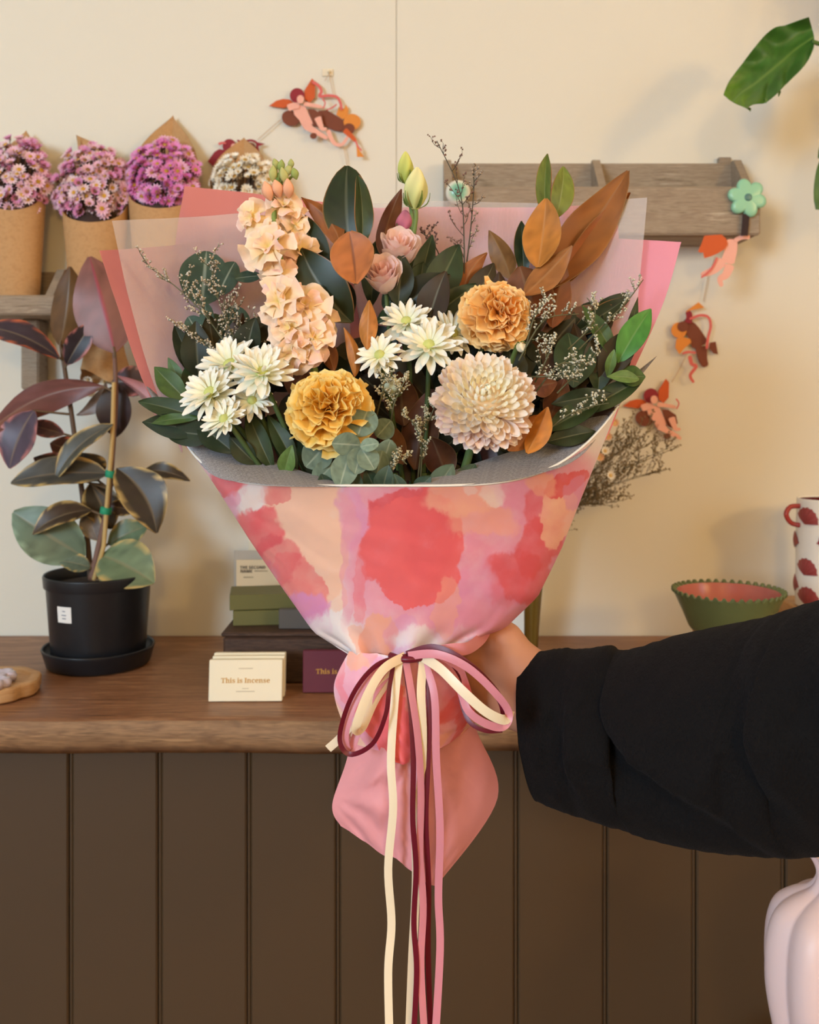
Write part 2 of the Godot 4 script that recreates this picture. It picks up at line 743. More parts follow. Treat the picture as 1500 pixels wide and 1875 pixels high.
func materials() -> void:
	var tri := {"uv1_triplanar": true, "uv1_world_triplanar": true}
	M.wall = mat(225, 220, 206, 0.75)
	M.room = mat(218, 213, 202, 0.85)
	M.ceiling = mat(228, 222, 210, 0.9)
	M.floor = mat(255, 255, 255, 0.5, tri)
	M.floor.albedo_texture = wood_tex(21, [c8(110, 80, 52), c8(150, 112, 74), c8(132, 96, 62)], 2.0, 6.0, 256)
	M.floor.uv1_scale = Vector3(0.6, 0.6, 0.6)
	M.panel = mat(76, 58, 38, 0.55)
	M.frame = mat(222, 214, 198, 0.5)
	M.glass = mat(235, 242, 245, 0.02)
	M.glass.albedo_color.a = 0.08
	M.glass.transparency = BaseMaterial3D.TRANSPARENCY_ALPHA
	M.slab = mat(255, 255, 255, 0.42, tri)
	M.slab.albedo_texture = wood_tex(31, [c8(98, 64, 42), c8(150, 104, 72), c8(130, 88, 60), c8(172, 126, 90), c8(124, 84, 56)], 0.9, 5.0, 512)
	M.slab.uv1_scale = Vector3(0.8, 2.6, 2.6)
	M.bark = mat(255, 255, 255, 0.7, tri)
	M.bark.albedo_texture = wood_tex(33, [c8(98, 74, 54), c8(164, 128, 92), c8(124, 94, 68), c8(182, 146, 106)], 2.2, 3.0, 384)
	M.bark.uv1_scale = Vector3(0.55, 3.0, 3.0)
	M.grey_wood = mat(255, 255, 255, 0.75, tri)
	M.grey_wood.albedo_texture = wood_tex(41, [c8(120, 104, 86), c8(164, 148, 128), c8(140, 122, 104), c8(186, 172, 152)], 1.0, 7.0, 384)
	M.grey_wood.uv1_scale = Vector3(1.6, 7.0, 7.0)
	M.dark_wood = mat(255, 255, 255, 0.6, tri)
	M.dark_wood.albedo_texture = wood_tex(51, [c8(42, 28, 20), c8(84, 60, 46), c8(58, 40, 30), c8(96, 70, 54)], 1.0, 5.0, 256)
	M.dark_wood.uv1_scale = Vector3(2.0, 6.0, 6.0)
	M.light_wood = mat(255, 255, 255, 0.6, tri)
	M.light_wood.albedo_texture = wood_tex(61, [c8(186, 140, 92), c8(210, 168, 120), c8(196, 152, 104)], 1.0, 4.0, 256)
	M.light_wood.uv1_scale = Vector3(2.0, 5.0, 5.0)
	M.leaf = vmat(0.5)
	M.leaf_gloss = vmat(0.4)
	M.leaf_matte = vmat(0.7, 0.0, 0.4)
	M.petal = vmat(0.75, 0.5, 0.35)
	M.rose_petal = vmat(0.75, 0.9, 0.3)
	M.stem = vmat(0.6)
	M.tiny = vmat(0.8)
	M.kraft = mat(255, 255, 255, 0.8, {"uv1_triplanar": true})
	M.kraft.albedo_texture = noise_tex(0.05, 71, [c8(182, 138, 90), c8(194, 150, 102), c8(174, 130, 84)], 256)
	M.kraft.uv1_scale = Vector3(6, 6, 6)
	M.pink_paper = mat(204, 124, 122, 0.55, {"backlight_enabled": true, "backlight": Color(0.35, 0.35, 0.35)})
	M.rose_paper = mat(234, 148, 166, 0.55, {"backlight_enabled": true, "backlight": Color(0.35, 0.35, 0.35)})
	M.tail_paper = mat(234, 158, 164, 0.5)
	var tf := noise_tex(0.03, 81, [Color(0.93, 0.92, 0.93, 0.25), Color(0.96, 0.95, 0.95, 0.31), Color(0.94, 0.93, 0.94, 0.28)], 512)
	M.tissue = mat(232, 226, 226, 0.85)
	M.tissue.transparency = BaseMaterial3D.TRANSPARENCY_ALPHA
	M.tissue.albedo_texture = tf
	M.tissue.uv1_scale = Vector3(9, 1.4, 1)
	M.lining = mat(255, 255, 255, 0.9)
	M.lining.albedo_texture = noise_tex(0.03, 82, [c8(96, 94, 98), c8(186, 184, 188), c8(112, 110, 114), c8(206, 204, 208)], 512)
	M.lining.uv1_scale = Vector3(3, 8, 1)
	M.cream_ribbon = mat(246, 230, 200, 0.36, {"metallic_specular": 0.45})
	M.pink_ribbon = mat(216, 138, 152, 0.36, {"metallic_specular": 0.45})
	M.wine_ribbon = mat(104, 16, 40, 0.36, {"metallic_specular": 0.45})
	M.skin = mat(200, 144, 116, 0.5)
	M.sleeve = mat(24, 23, 24, 0.95, {"rim_enabled": true, "rim": 0.12, "rim_tint": 0.5, "metallic_specular": 0.2})
	M.sleeve.uv1_triplanar = true
	M.sleeve.uv1_scale = Vector3(22, 5, 22)
	M.sleeve.normal_enabled = true
	M.sleeve.normal_texture = noise_tex(0.06, 92, [], 512, true, 10.0)
	M.sleeve.normal_scale = 0.9
	M.black = mat(26, 27, 31, 0.36)
	M.soil = mat(255, 255, 255, 0.95, {"uv1_triplanar": true})
	M.soil.albedo_texture = noise_tex(0.08, 95, [c8(28, 18, 12), c8(62, 44, 30), c8(36, 26, 18)], 256)
	M.soil.uv1_scale = Vector3(10, 10, 10)
	M.white = mat(236, 234, 230, 0.6)


# ==================================================================== the room
func wall_box(called: String, m: Material, a: Vector3, b: Vector3) -> MeshInstance3D:
	var mb := MB.new()
	mb.box((a + b) * 0.5, (b - a).abs(), 0.0)
	var o := single(called, "", "", mb.mesh(m, false), "", "structure")
	return o


func slab_part(parent: Node, called: String, m: Material, a: Vector3, b: Vector3, bevel := 0.0) -> void:
	boxpart(parent, called, m, (a + b) * 0.5, (b - a).abs(), bevel)


func room() -> void:
	var zb := -WALL_D
	# back wall of two painted sheets that meet in a fine joint above the bouquet
	var jx := P(726, 150, WALL_D).x
	var wb := Node3D.new()
	wb.name = "wall_back"
	add_child(wb)
	tag(wb, "cream painted back wall of two sheets with a fine vertical joint", "", "", "structure")
	slab_part(wb, "backing", M.wall, Vector3(-2.8, 0, zb - 0.12), Vector3(2.6, 2.8, zb - 0.006))
	slab_part(wb, "wall_sheet", M.wall, Vector3(-2.8, 0, zb - 0.006), Vector3(jx - 0.0003, 2.8, zb), 0.0007)
	slab_part(wb, "wall_sheet", M.wall, Vector3(jx + 0.0003, 0, zb - 0.006), Vector3(2.6, 2.8, zb), 0.0007)
	tag(wall_box("wall_left", M.room, Vector3(-3.32, 0, zb), Vector3(-3.2, 2.8, 3.0)), "cream painted side wall beside the shop window")
	tag(wall_box("floor", M.floor, Vector3(-3.3, -0.1, zb - 0.1), Vector3(2.7, 0, 3.1)), "brown timber floor of the shop")
	tag(wall_box("ceiling", M.ceiling, Vector3(-3.3, 2.8, zb - 0.1), Vector3(2.7, 2.9, 3.1)), "white ceiling of the shop")
	slab_part(wb, "wall_sheet", M.wall, Vector3(-3.2, 0, zb - 0.12), Vector3(-2.8, 2.8, zb), 0.0)
	# wall with the shop window, behind the camera
	var wf := Node3D.new()
	wf.name = "wall_front"
	add_child(wf)
	tag(wf, "cream shop front wall around the large window", "", "", "structure")
	var wx := [-3.0, -1.7]
	var wy := [1.36, 2.54]
	slab_part(wf, "wall_panel", M.room, Vector3(wx[1], 0, 3.0), Vector3(2.6, 2.8, 3.12))
	slab_part(wf, "wall_panel", M.room, Vector3(-3.2, 0, 3.0), Vector3(wx[0], 2.8, 3.12))
	slab_part(wf, "wall_panel", M.room, Vector3(wx[0], 0, 3.0), Vector3(wx[1], wy[0], 3.12))
	slab_part(wf, "wall_panel", M.room, Vector3(wx[0], wy[1], 3.0), Vector3(wx[1], 2.8, 3.12))
	window("window_1", Vector3(wx[0], wy[0], 3.04), Vector3(wx[1], wy[1], 3.08), "large white framed shop front window")
	# side wall with a smaller window
	var wr := Node3D.new()
	wr.name = "wall_right"
	add_child(wr)
	tag(wr, "cream side wall around the small window", "", "", "structure")
	slab_part(wr, "wall_panel", M.room, Vector3(2.6, 0, zb), Vector3(2.72, 2.8, 0.3))
	slab_part(wr, "wall_panel", M.room, Vector3(2.6, 0, 1.2), Vector3(2.72, 2.8, 3.0))
	slab_part(wr, "wall_panel", M.room, Vector3(2.6, 0, 0.3), Vector3(2.72, 1.15, 1.2))
	slab_part(wr, "wall_panel", M.room, Vector3(2.6, 2.35, 0.3), Vector3(2.72, 2.8, 1.2))
	window("window_2", Vector3(2.64, 1.15, 0.3), Vector3(2.68, 2.35, 1.2), "small white framed window in the side wall")


func pendant(at: Vector3, label: String) -> void:
	var t := thing("pendant_lamp", label, "lamp", at, "globe pendant lamps")
	var g := SphereMesh.new()
	g.radius = 0.15
	g.height = 0.30
	g.material = mat(255, 240, 214, 0.4, {"emission_enabled": true, "emission": Color(1.0, 0.80, 0.47), "emission_energy_multiplier": 1.2})
	part(t, "lamp_globe", g, Transform3D(Basis.IDENTITY, at))
	var mb := MB.new()
	mb.tube([at + Vector3(0, 0.14, 0), at + Vector3(0, 0.19, 0)], 0.03, 0.02, 12)
	mb.tube([at + Vector3(0, 0.19, 0), Vector3(at.x, 2.795, at.z)], 0.003, 0.003, 6)
	part(t, "lamp_cord", mb.mesh(M.black, true, false))
	var l := OmniLight3D.new()
	l.name = "lamp_light"
	l.light_color = Color(1.0, 0.80, 0.47)
	l.light_energy = LAMP
	l.light_size = 0.14
	l.omni_range = 12.0
	l.omni_attenuation = 2.0
	l.shadow_enabled = true
	t.add_child(l)


func window(called: String, a: Vector3, b: Vector3, label: String) -> void:
	var w := Node3D.new()
	w.name = called
	w.position = (a + b) * 0.5
	add_child(w)
	tag(w, label, "", "", "structure")
	var c := (a + b) * 0.5
	var s := b - a
	var along_x := s.x > s.z
	var f := 0.05
	for e in [-1, 1]:
		boxpart(w, "window_rail", M.frame, c + Vector3(0, e * (s.y * 0.5 - f * 0.5), 0), Vector3(s.x, f, s.z) if along_x else Vector3(s.x, f, s.z), 0.003)
		var off: float = e * ((s.x if along_x else s.z) * 0.5 - f * 0.5)
		boxpart(w, "window_stile", M.frame, c + (Vector3(off, 0, 0) if along_x else Vector3(0, 0, off)), Vector3(f, s.y - 2 * f, s.z) if along_x else Vector3(s.x, s.y - 2 * f, f), 0.003)
	boxpart(w, "pane", M.glass, c, Vector3(s.x - 2 * f, s.y - 2 * f, 0.006) if along_x else Vector3(0.006, s.y - 2 * f, s.z - 2 * f), 0.0)


# ==================================================================== worktop and panelled bench front
func counter() -> void:
	var d0 := 1.125
	# slab with a wavering natural front edge
	var t := thing("worktop", "thick brown timber worktop with a rough natural front edge", "worktop", Vector3(0.1, COUNTER_Y - 0.05, -1.3))
	var mb := MB.new()
	var rows := []
	var nx := 90
	var prof := [[0.0, 0.0], [0.0, -0.02], [0.004, -0.032], [0.0, -0.042], [-0.05, -0.045]]   # front section: out, down
	for k in 8:
		rows.append([])
	for i in nx + 1:
		var x := lerpf(-1.5, 1.7, float(i) / nx)
		var w := noise.get_noise_2d(x * 2.2, 3.0) * 0.010 + noise.get_noise_2d(x * 7.0, 9.0) * 0.003
		var w2 := noise.get_noise_2d(x * 3.1, 13.0) * 0.007 + noise.get_noise_2d(x * 11.0, 19.0) * 0.003
		var z := -d0 + w
		rows[0].append(Vector3(x, COUNTER_Y, -WALL_D + 0.004))
		rows[1].append(Vector3(x, COUNTER_Y, -1.25))
		rows[2].append(Vector3(x, COUNTER_Y, z - 0.010))
		rows[3].append(Vector3(x, COUNTER_Y - 0.003, z - 0.002))
		rows[4].append(Vector3(x, COUNTER_Y - 0.016, z + 0.005 + w2 * 0.6))
		rows[5].append(Vector3(x, COUNTER_Y - 0.030, z + w2))
		rows[6].append(Vector3(x, COUNTER_Y - 0.043 + w2 * 0.25, z - 0.008 + w2))
		rows[7].append(Vector3(x, COUNTER_Y - 0.043, -1.25))
	mb.grid(rows.slice(0, 4), Color.WHITE)
	part(t, "top_face", mb.mesh(M.slab, true))
	var mb2 := MB.new()
	mb2.grid(rows.slice(3, 8), Color.WHITE)
	part(t, "natural_edge", mb2.mesh(M.bark, true), Transform3D.IDENTITY, "rough darker natural edge of the slab")
	# bench front: upright boards with a bead at every joint
	var pd := 1.2
	var b := thing("bench_front", "dark olive brown tongue and groove panelling under the worktop", "panelling", Vector3(0, 0, -pd))
	boxpart(b, "backing", M.panel, Vector3(0.1, 0.4255, -pd - 0.02), Vector3(3.2, 0.848, 0.012), 0.0)
	var step := S(163.4, pd)
	var x0 := P(128.5, 1500, pd).x
	var bm := MB.new()
	bm.box(Vector3.ZERO, Vector3(step - S(8, pd), 0.848, 0.014), 0.0022)
	var board := bm.mesh(M.panel, false)
	var bd := MB.new()
	var pts := [Vector3(0, -0.424, -0.003), Vector3(0, 0.424, -0.003)]
	bd.tube(pts, 0.0026, 0.0026, 10)
	var bead := bd.mesh(M.panel)
	for i in range(-7, 17):
		part(b, "board", board, Transform3D(Basis.IDENTITY, Vector3(x0 + step * (i + 0.5), 0.4255, -pd - 0.007)))
		part(b, "bead", bead, Transform3D(Basis.IDENTITY, Vector3(x0 + step * i, 0.4255, -pd - 0.003)))


# ==================================================================== the bouquet
var B: Node3D
# silhouette of the printed collar: for a share v down the cone, its two sides in the frame
const COL_L := [[340, 812], [392, 885], [455, 985], [520, 1080], [575, 1158], [640, 1196]]
const COL_R := [[1132, 745], [1075, 885], [1030, 1000], [985, 1092], [925, 1150], [828, 1188]]

func poly_at(list: Array, v: float) -> Vector2:
	var x := clampf(v, 0.0, 1.0) * (list.size() - 1)
	var k := mini(int(x), list.size() - 2)
	return Vector2(list[k][0], list[k][1]).lerp(Vector2(list[k + 1][0], list[k + 1][1]), x - k)


# where the collar's surface lies: th is the angle about the bouquet (0 in front), v runs from rim to knot; (px, py, distance)
func collar(th: float, v: float) -> Vector3:
	var l := poly_at(COL_L, v)
	var r := poly_at(COL_R, v)
	var s := sin(th)
	var mid := (l + r) * 0.5
	var x := mid.x + (r.x - l.x) * 0.5 * s
	var low := lerpf(891.0, 1206.0, pow(v, 0.96))
	var side := l if s < 0.0 else r
	var w := pow(absf(s), 8.0 if s < 0.0 else 4.0)
	w = lerpf(w, s * s, v)
	var y := lerpf(low, side.y, w)
	var deep := lerpf(0.115, 0.030, pow(v, 0.85))
	return Vector3(x, y, 0.852 - deep * cos(th))


func wash_image() -> ImageTexture:
	# the watercolour print of the collar, drawn in the layout of its own paper (angle x slant)
	var W := 720
	var H := 440
	var im := Image.create(W, H, false, Image.FORMAT_RGB8)
	var white := c8(248, 240, 240)
	var pink := c8(242, 160, 186)
	var peach := c8(255, 210, 186)
	var coral := c8(246, 114, 120)
	var red := c8(234, 98, 108)
	var lilac := c8(232, 156, 204)
	var salmon := c8(250, 182, 160)
	# cx, cy, rx, ry, turn, colour, strength, softness
	var W_ := [
		[480, 1010, 130, 240, -0.42, pink, 0.7, 0.5], [600, 1120, 130, 120, 0, white, 0.9, 0.5], [700, 1010, 70, 190, 0, pink, 0.8, 0.45], [900, 980, 260, 230, 0, pink, 0.95, 0.3],
		[910, 1110, 150, 80, 0, lilac, 0.5, 0.6], [1000, 960, 90, 170, 0.2, lilac, 0.35, 0.6],
		[545, 960, 110, 90, 0, peach, 1.0, 0.06], [535, 905, 95, 60, 0, peach, 1.0, 0.08], [575, 1030, 60, 90, 0.2, peach, 1.0, 0.05], [600, 1090, 38, 32, 0, peach, 0.6, 0.05],
		[505, 905, 34, 22, 0.3, red, 0.5, 0.06], [415, 880, 40, 26, 0.6, coral, 0.8, 0.1], [460, 905, 30, 40, 0, white, 0.85, 0.25], [432, 915, 14, 16, 0, pink, 0.5, 0.3],
		[470, 975, 48, 56, 0.7, coral, 0.85, 0.12], [500, 1030, 44, 52, 0.7, red, 0.55, 0.12], [550, 1075, 34, 66, -0.5, coral, 0.6, 0.08], [560, 1130, 44, 60, -0.6, lilac, 0.85, 0.15],
		[645, 950, 26, 70, 0, lilac, 0.55, 0.2], [640, 1030, 20, 130, 0, pink, 0.5, 0.1], [668, 1060, 14, 70, 0.05, coral, 0.35, 0.06],
		[735, 935, 66, 50, 0, red, 0.85, 0.06], [760, 990, 98, 92, 0, coral, 1.0, 0.04], [770, 1050, 74, 56, 0, coral, 1.0, 0.04], [700, 990, 40, 74, 0, coral, 0.6, 0.05], [740, 1090, 36, 20, 0, coral, 0.9, 0.05], [790, 970, 54, 100, 0, red, 0.35, 0.3],
		[850, 910, 70, 40, 0, salmon, 0.85, 0.2], [880, 955, 70, 26, 0, salmon, 0.6, 0.25], [905, 905, 26, 30, 0, white, 0.6, 0.2], [862, 900, 16, 14, 0, white, 0.5, 0.3],
		[985, 1000, 44, 62, 0.25, red, 0.75, 0.12], [960, 1060, 66, 44, 0.5, red, 0.7, 0.14], [1000, 930, 36, 56, 0.2, red, 0.6, 0.15], [930, 1070, 40, 40, 0, red, 0.35, 0.3],
		[1020, 940, 26, 70, 0.3, peach, 0.75, 0.08], [1040, 880, 34, 22, -0.3, red, 0.85, 0.08], [1050, 905, 16, 40, 0.3, lilac, 0.6, 0.15], [1000, 880, 30, 26, 0, salmon, 0.7, 0.15],
		[610, 1160, 70, 40, 0, white, 0.9, 0.3], [690, 1170, 40, 44, 0.2, salmon, 0.9, 0.06], [660, 1165, 24, 30, 0, salmon, 0.5, 0.1], [740, 1160, 34, 40, 0, lilac, 0.45, 0.1], [800, 1170, 90, 22, 0, white, 0.75, 0.3], [880, 1140, 110, 40, 0, pink, 0.6, 0.4], [815, 1110, 22, 56, 0.05, salmon, 0.5, 0.08]]
	var n := FastNoiseLite.new()
	n.seed = 5
	n.frequency = 1.0
	n.fractal_octaves = 4
	var span := deg_to_rad(105.0)
	var sins := []
	for v in H:
		var vv := float(v) / (H - 1)
		for u in W:
			var th := lerpf(-span, span, float(u) / (W - 1))
			var c3 := collar(clampf(th, -1.57, 1.57), vv)
			var px := c3.x
			var py := c3.y
			var wx := n.get_noise_2d(px * 0.008, py * 0.008) * 22.0 + n.get_noise_2d(px * 0.06 + 40.0, py * 0.04) * 4.0
			var wy := n.get_noise_2d(px * 0.008 + 90.0, py * 0.008) * 24.0 + n.get_noise_2d(px * 0.09, py * 0.05 + 40.0) * 6.0
			var col := white
			var g := n.get_noise_2d(px * 0.02, py * 0.02 + 300.0)
			for b in W_:
				var dx: float = px + wx - b[0]
				var dy: float = py + wy - b[1]
				var big: float = maxf(b[2], b[3]) * 1.5
				if absf(dx) > big or absf(dy) > big:
					continue
				var ct := cos(b[4])
				var sn := sin(b[4])
				var ex: float = (dx * ct + dy * sn) / b[2]
				var ey: float = (-dx * sn + dy * ct) / b[3]
				var q := sqrt(ex * ex + ey * ey)
				var a := 1.0 - smoothstep(1.0 - b[7], 1.0 + b[7] * 0.4, q)
				if a <= 0.0:
					continue
				a *= b[6] * (0.98 + g * 0.3)
				var tone: Color = b[5]
				col = col.lerp(tone, clampf(a, 0.0, 1.0))
			im.set_pixel(u, v, col)
	return ImageTexture.create_from_image(im)


func paper(called: String, ctrl: Array, m: Material, label := "", crumple := 0.0, th := 0.0003, nr := 26, nc := 26) -> MeshInstance3D:
	var rows := net(pxnet(ctrl), nr, nc)
	if crumple > 0.0:
		for i in rows.size():
			for j in rows[i].size():
				var p: Vector3 = rows[i][j]
				var a := noise.get_noise_3d(p.x * 24.0, p.y * 9.0, 4.0) + 0.5 * absf(noise.get_noise_3d(p.x * 44.0 + p.y * 12.0, p.y * 20.0, 9.0))
				rows[i][j] = p + Vector3(0, 0, a * crumple)
	var mb := MB.new()
	mb.sheet(rows, Color.WHITE, Color.WHITE, th)
	return part(B, called, mb.mesh(m), Transform3D.IDENTITY, label)


func ribbon(m: Material, pts: Array, wpx: float, label: String, lean := 0.0, turn := 0.0) -> void:
	var line := curve(pxline(pts), (pts.size() - 1) * 7)
	var rows := []
	var nn := line.size()
	for i in nn:
		var d: Vector3 = (line[mini(i + 1, nn - 1)] - line[maxi(i - 1, 0)]).normalized()
		var side := d.cross(Vector3(lean, 0.15, 1.0)).normalized()
		side = side.rotated(d, turn * sin(PI * float(i) / (nn - 1)))
		var w := S(wpx, absf(line[i].z)) * 0.5
		rows.append([line[i] - side * w, line[i] + (side.cross(d)) * w * 0.12, line[i] + side * w])
	var mb := MB.new()
	mb.sheet(rows, Color.WHITE, Color.WHITE, 0.00035)
	part(B, "ribbon", mb.mesh(m), Transform3D.IDENTITY, label)


# ---------------------------------------------------------------- flowers
func petals_on(f: Node, mesh: Mesh, o: Vector3, b: Basis, az: float, el: float, scale: float, off: Vector2, roll := 0.0) -> void:
	# off: (outwards, upwards) of the petal's foot, in the flower's own axes
	var turn := b * Basis(Vector3.UP, az)
	var tilt := turn * Basis(Vector3(0, 0, 1), el) * Basis(Vector3.RIGHT, roll)
	part(f, "petal", mesh, Transform3D(tilt.scaled_local(Vector3.ONE * scale), o + turn * Vector3(off.x, off.y, 0)))


func green_stem(f: Node, a: Vector3, b: Vector3, r: float, col: Color) -> void:
	var mb := MB.new()
	var m := (a + b) * 0.5 + Vector3(R(-0.004, 0.004), 0, R(-0.004, 0.004))
	mb.tube(curve([a, m, b], 8), r, r * 1.1, 7, col)
	part(f, "stem", mb.mesh(M.stem, true, false))


func big_mum(px: float, py: float, d: float, rpx: float, dir: Vector3) -> void:
	var o := P(px, py, d)
	var r := S(rpx, d)
	var f := node_part(B, "chrysanthemum", o, "large incurved chrysanthemum, cream heart turning blush pink at the rim")
	var cream := C(255, 250, 224)
	var blush := C(255, 234, 214)
	var rose := C(255, 206, 192)
	var kinds := []
	for k in 8:
		var t := k / 7.0
		var a := cream.lerp(blush, smoothstep(0.2, 0.7, t)).lerp(rose, smoothstep(0.6, 1.0, t))
		var tipc := C(255, 252, 240).lerp(C(255, 244, 236), t)
		kinds.append(petal_mesh(M.petal, {"len": 1.0, "wid": lerpf(0.52, 0.46, t), "k": 1.35, "e": 0.55, "lift": lerpf(0.25, 0.32, t), "hook": lerpf(0.30, 0.10, t), "cup": 0.7, "ca": a, "cb": a.lerp(tipc, 0.5), "ce": tipc, "nt": 6, "nq": 4}))
	var b := aim_basis(dir)
	var n := 295
	for i in n:
		var t := sqrt((i + 0.5) / n)
		var pol := t * 2.0
		var el := PI * 0.5 - pol * 0.92 - 0.30 * smoothstep(0.0, 0.3, t) + R(-0.13, 0.13)
		var ln := r * lerpf(0.26, 0.54, smoothstep(0.05, 0.85, t)) * R(0.82, 1.16)
		var foot := Vector2(r * 0.60 * sin(pol), r * 0.52 * cos(pol))
		petals_on(f, kinds[clampi(int(t * 7.9 + R(-0.7, 0.7)), 0, 7)], o, b, i * 2.39996, el, ln, foot, R(-0.35, 0.35))
	var mb := MB.new()
	mb.lathe([Vector2(0.0, -r * 0.34), Vector2(r * 0.36, -r * 0.28), Vector2(r * 0.57, -r * 0.05), Vector2(r * 0.54, r * 0.16), Vector2(r * 0.40, r * 0.36), Vector2(r * 0.2, r * 0.48), Vector2(0.0, r * 0.51)], Vector3.ZERO, 24, C(240, 214, 180))
	part(f, "flower_heart", mb.mesh(M.petal, true, false), Transform3D(b, o))
	green_stem(f, o - b.y * r * 0.2, P(770, 1120, 0.85), 0.0035, C(84, 104, 58))


func white_mum(px: float, py: float, d: float, rpx: float, dir: Vector3, layers := 3, stem_to := [720, 1100]) -> void:
	var o := P(px, py, d)
	var r := S(rpx, d)
	var f := node_part(B, "spray_chrysanthemum", o, "white spray chrysanthemum with a pale green heart")
	var b := aim_basis(dir, R(0, 6))
	var kinds := []
	for k in 3:
		kinds.append(petal_mesh(M.petal, {"len": 1.0, "wid": 0.30, "k": 1.35, "e": 0.6, "lift": R(-0.05, 0.2), "hook": R(-0.1, 0.15), "cup": 0.5, "ca": C(236, 238, 205), "cb": C(250, 248, 240), "ce": C(252, 250, 244), "nt": 6, "nq": 4}))
	var counts := [15, 14, 11, 8]
	for l in layers:
		var n: int = counts[l]
		for i in n:
			petals_on(f, kinds[rng.randi() % 3], o, b, TAU * i / n + l * 0.3 + R(-0.12, 0.12), 0.02 + l * 0.30 + R(-0.12, 0.12), r * (1.0 - 0.14 * l) * R(0.9, 1.05), Vector2(r * 0.08, r * 0.05 * l), R(-0.3, 0.3))
	var mb := MB.new()
	mb.lathe([Vector2(r * 0.16, -r * 0.1), Vector2(r * 0.24, r * 0.05), Vector2(r * 0.2, r * 0.18), Vector2(r * 0.1, r * 0.25), Vector2(0, r * 0.27)], Vector3.ZERO, 14, C(206, 212, 128))
	part(f, "flower_heart", mb.mesh(M.petal, true, false), Transform3D(b, o))
	var cal := MB.new()
	cal.lathe([Vector2(0.0, -r * 0.28), Vector2(r * 0.16, -r * 0.22), Vector2(r * 0.26, -r * 0.06), Vector2(r * 0.24, r * 0.02)], Vector3.ZERO, 14, C(92, 110, 62))
	part(f, "calyx", cal.mesh(M.leaf, true, false), Transform3D(b, o))
	green_stem(f, o - b.y * r * 0.25, P(stem_to[0], stem_to[1], 0.84), 0.0022, C(72, 92, 50))


func carnation(px: float, py: float, d: float, rpx: float, dir: Vector3, ca: Color, cb: Color, ce: Color, label: String) -> void:
	var o := P(px, py, d)
	var r := S(rpx, d)
	var f := node_part(B, "carnation", o, label)
	var b := aim_basis(dir, R(0, 6))
	var kinds := []
	for k in 7:
		kinds.append(petal_mesh(M.petal, {"fan": true, "len": 1.0, "wid": R(1.1, 1.45), "lift": R(-0.2, 0.15), "cup": R(-0.05, 0.2), "ruf": R(0.10, 0.17), "rn": R(5.0, 8.0), "saw": 0.018, "ca": ca, "cb": cb, "ce": ce, "nt": 7, "nq": 14}))
	var rings := [[8, -0.30, 1.04], [9, 0.0, 1.0], [9, 0.28, 0.92], [9, 0.55, 0.84], [8, 0.82, 0.76], [7, 1.08, 0.70], [5, 1.34, 0.64]]
	for q in rings.size():
		var g: Array = rings[q]
		for i in g[0]:
			petals_on(f, kinds[rng.randi() % 7], o, b, TAU * i / g[0] + q * 0.37 + R(-0.15, 0.15), g[1] + R(-0.15, 0.15), r * g[2] * R(0.92, 1.04), Vector2(r * 0.05, -r * 0.25 + r * 0.05 * q), R(-0.35, 0.35))
	var cal := MB.new()
	cal.lathe([Vector2(r * 0.12, -r * 1.0), Vector2(r * 0.2, -r * 0.85), Vector2(r * 0.24, -r * 0.3)], Vector3.ZERO, 14, C(98, 118, 74))
	part(f, "calyx", cal.mesh(M.leaf, true, false), Transform3D(b, o))
	green_stem(f, o - b.y * r * 0.9, P(750, 1120, 0.86), 0.0024, C(92, 112, 70))


func rose(px: float, py: float, d: float, rpx: float, hpx: float, dir: Vector3, outer: Color, inner: Color, label: String) -> void:
	var o := P(px, py, d)
	var r := S(rpx, d)
	var h := S(hpx, d)
	var f := node_part(B, "lisianthus", o, label)
	var b := aim_basis(dir, R(0, 6))
	var layer := [[5, 1.0, 0.96, 1.45], [5, 0.78, 1.02, 1.5], [4, 0.55, 1.05, 1.8], [3, 0.33, 1.06, 2.2], [2, 0.15, 1.05, 3.0]]
	for l in layer.size():
		var g: Array = layer[l]
		for i in g[0]:
			var rows := []
			var cols := []
			var t0: float = TAU * i / g[0] + l * 0.7
			var jit := R(-0.05, 0.05)
			for a in 8:
				var t := a / 7.0
				var row := []
				var cl := []
				for q in 9:
					var w := -1.0 + q / 4.0
					var th: float = t0 + w * g[3] * 0.62 * (0.55 + 0.45 * sin(PI * minf(t * 0.8 + 0.15, 1.0)))
					var rad: float = r * g[1] * (0.36 + 0.64 * sin(PI * 0.5 * pow(t, 0.75))) + r * 0.07 * w
					rad += r * 0.16 * pow(t, 6.0) * (1.0 if l < 3 else 0.2)
					var y: float = h * (g[2] + jit) * t - h * 0.09 * w * w * t + h * 0.03 * sin(w * 5.0 + l) * t
					row.append(b * Vector3(cos(th) * rad, y - h * 0.5, sin(th) * rad) + o)
					var c := outer.lerp(inner, l / 4.0) * (1.0 + noise.get_noise_3d(t * 4.0, w * 3.0, t0 * 5.0) * 0.12)
					c.a = 1.0
					cl.append(c)
				rows.append(row)
				cols.append(cl)
			var mb := MB.new()
			mb.grid(rows, cols)
			part(f, "petal", mb.mesh(M.rose_petal, true, false))
	green_stem(f, o - b.y * h * 0.5, P(755, 1000, 0.88), 0.002, C(98, 118, 70))


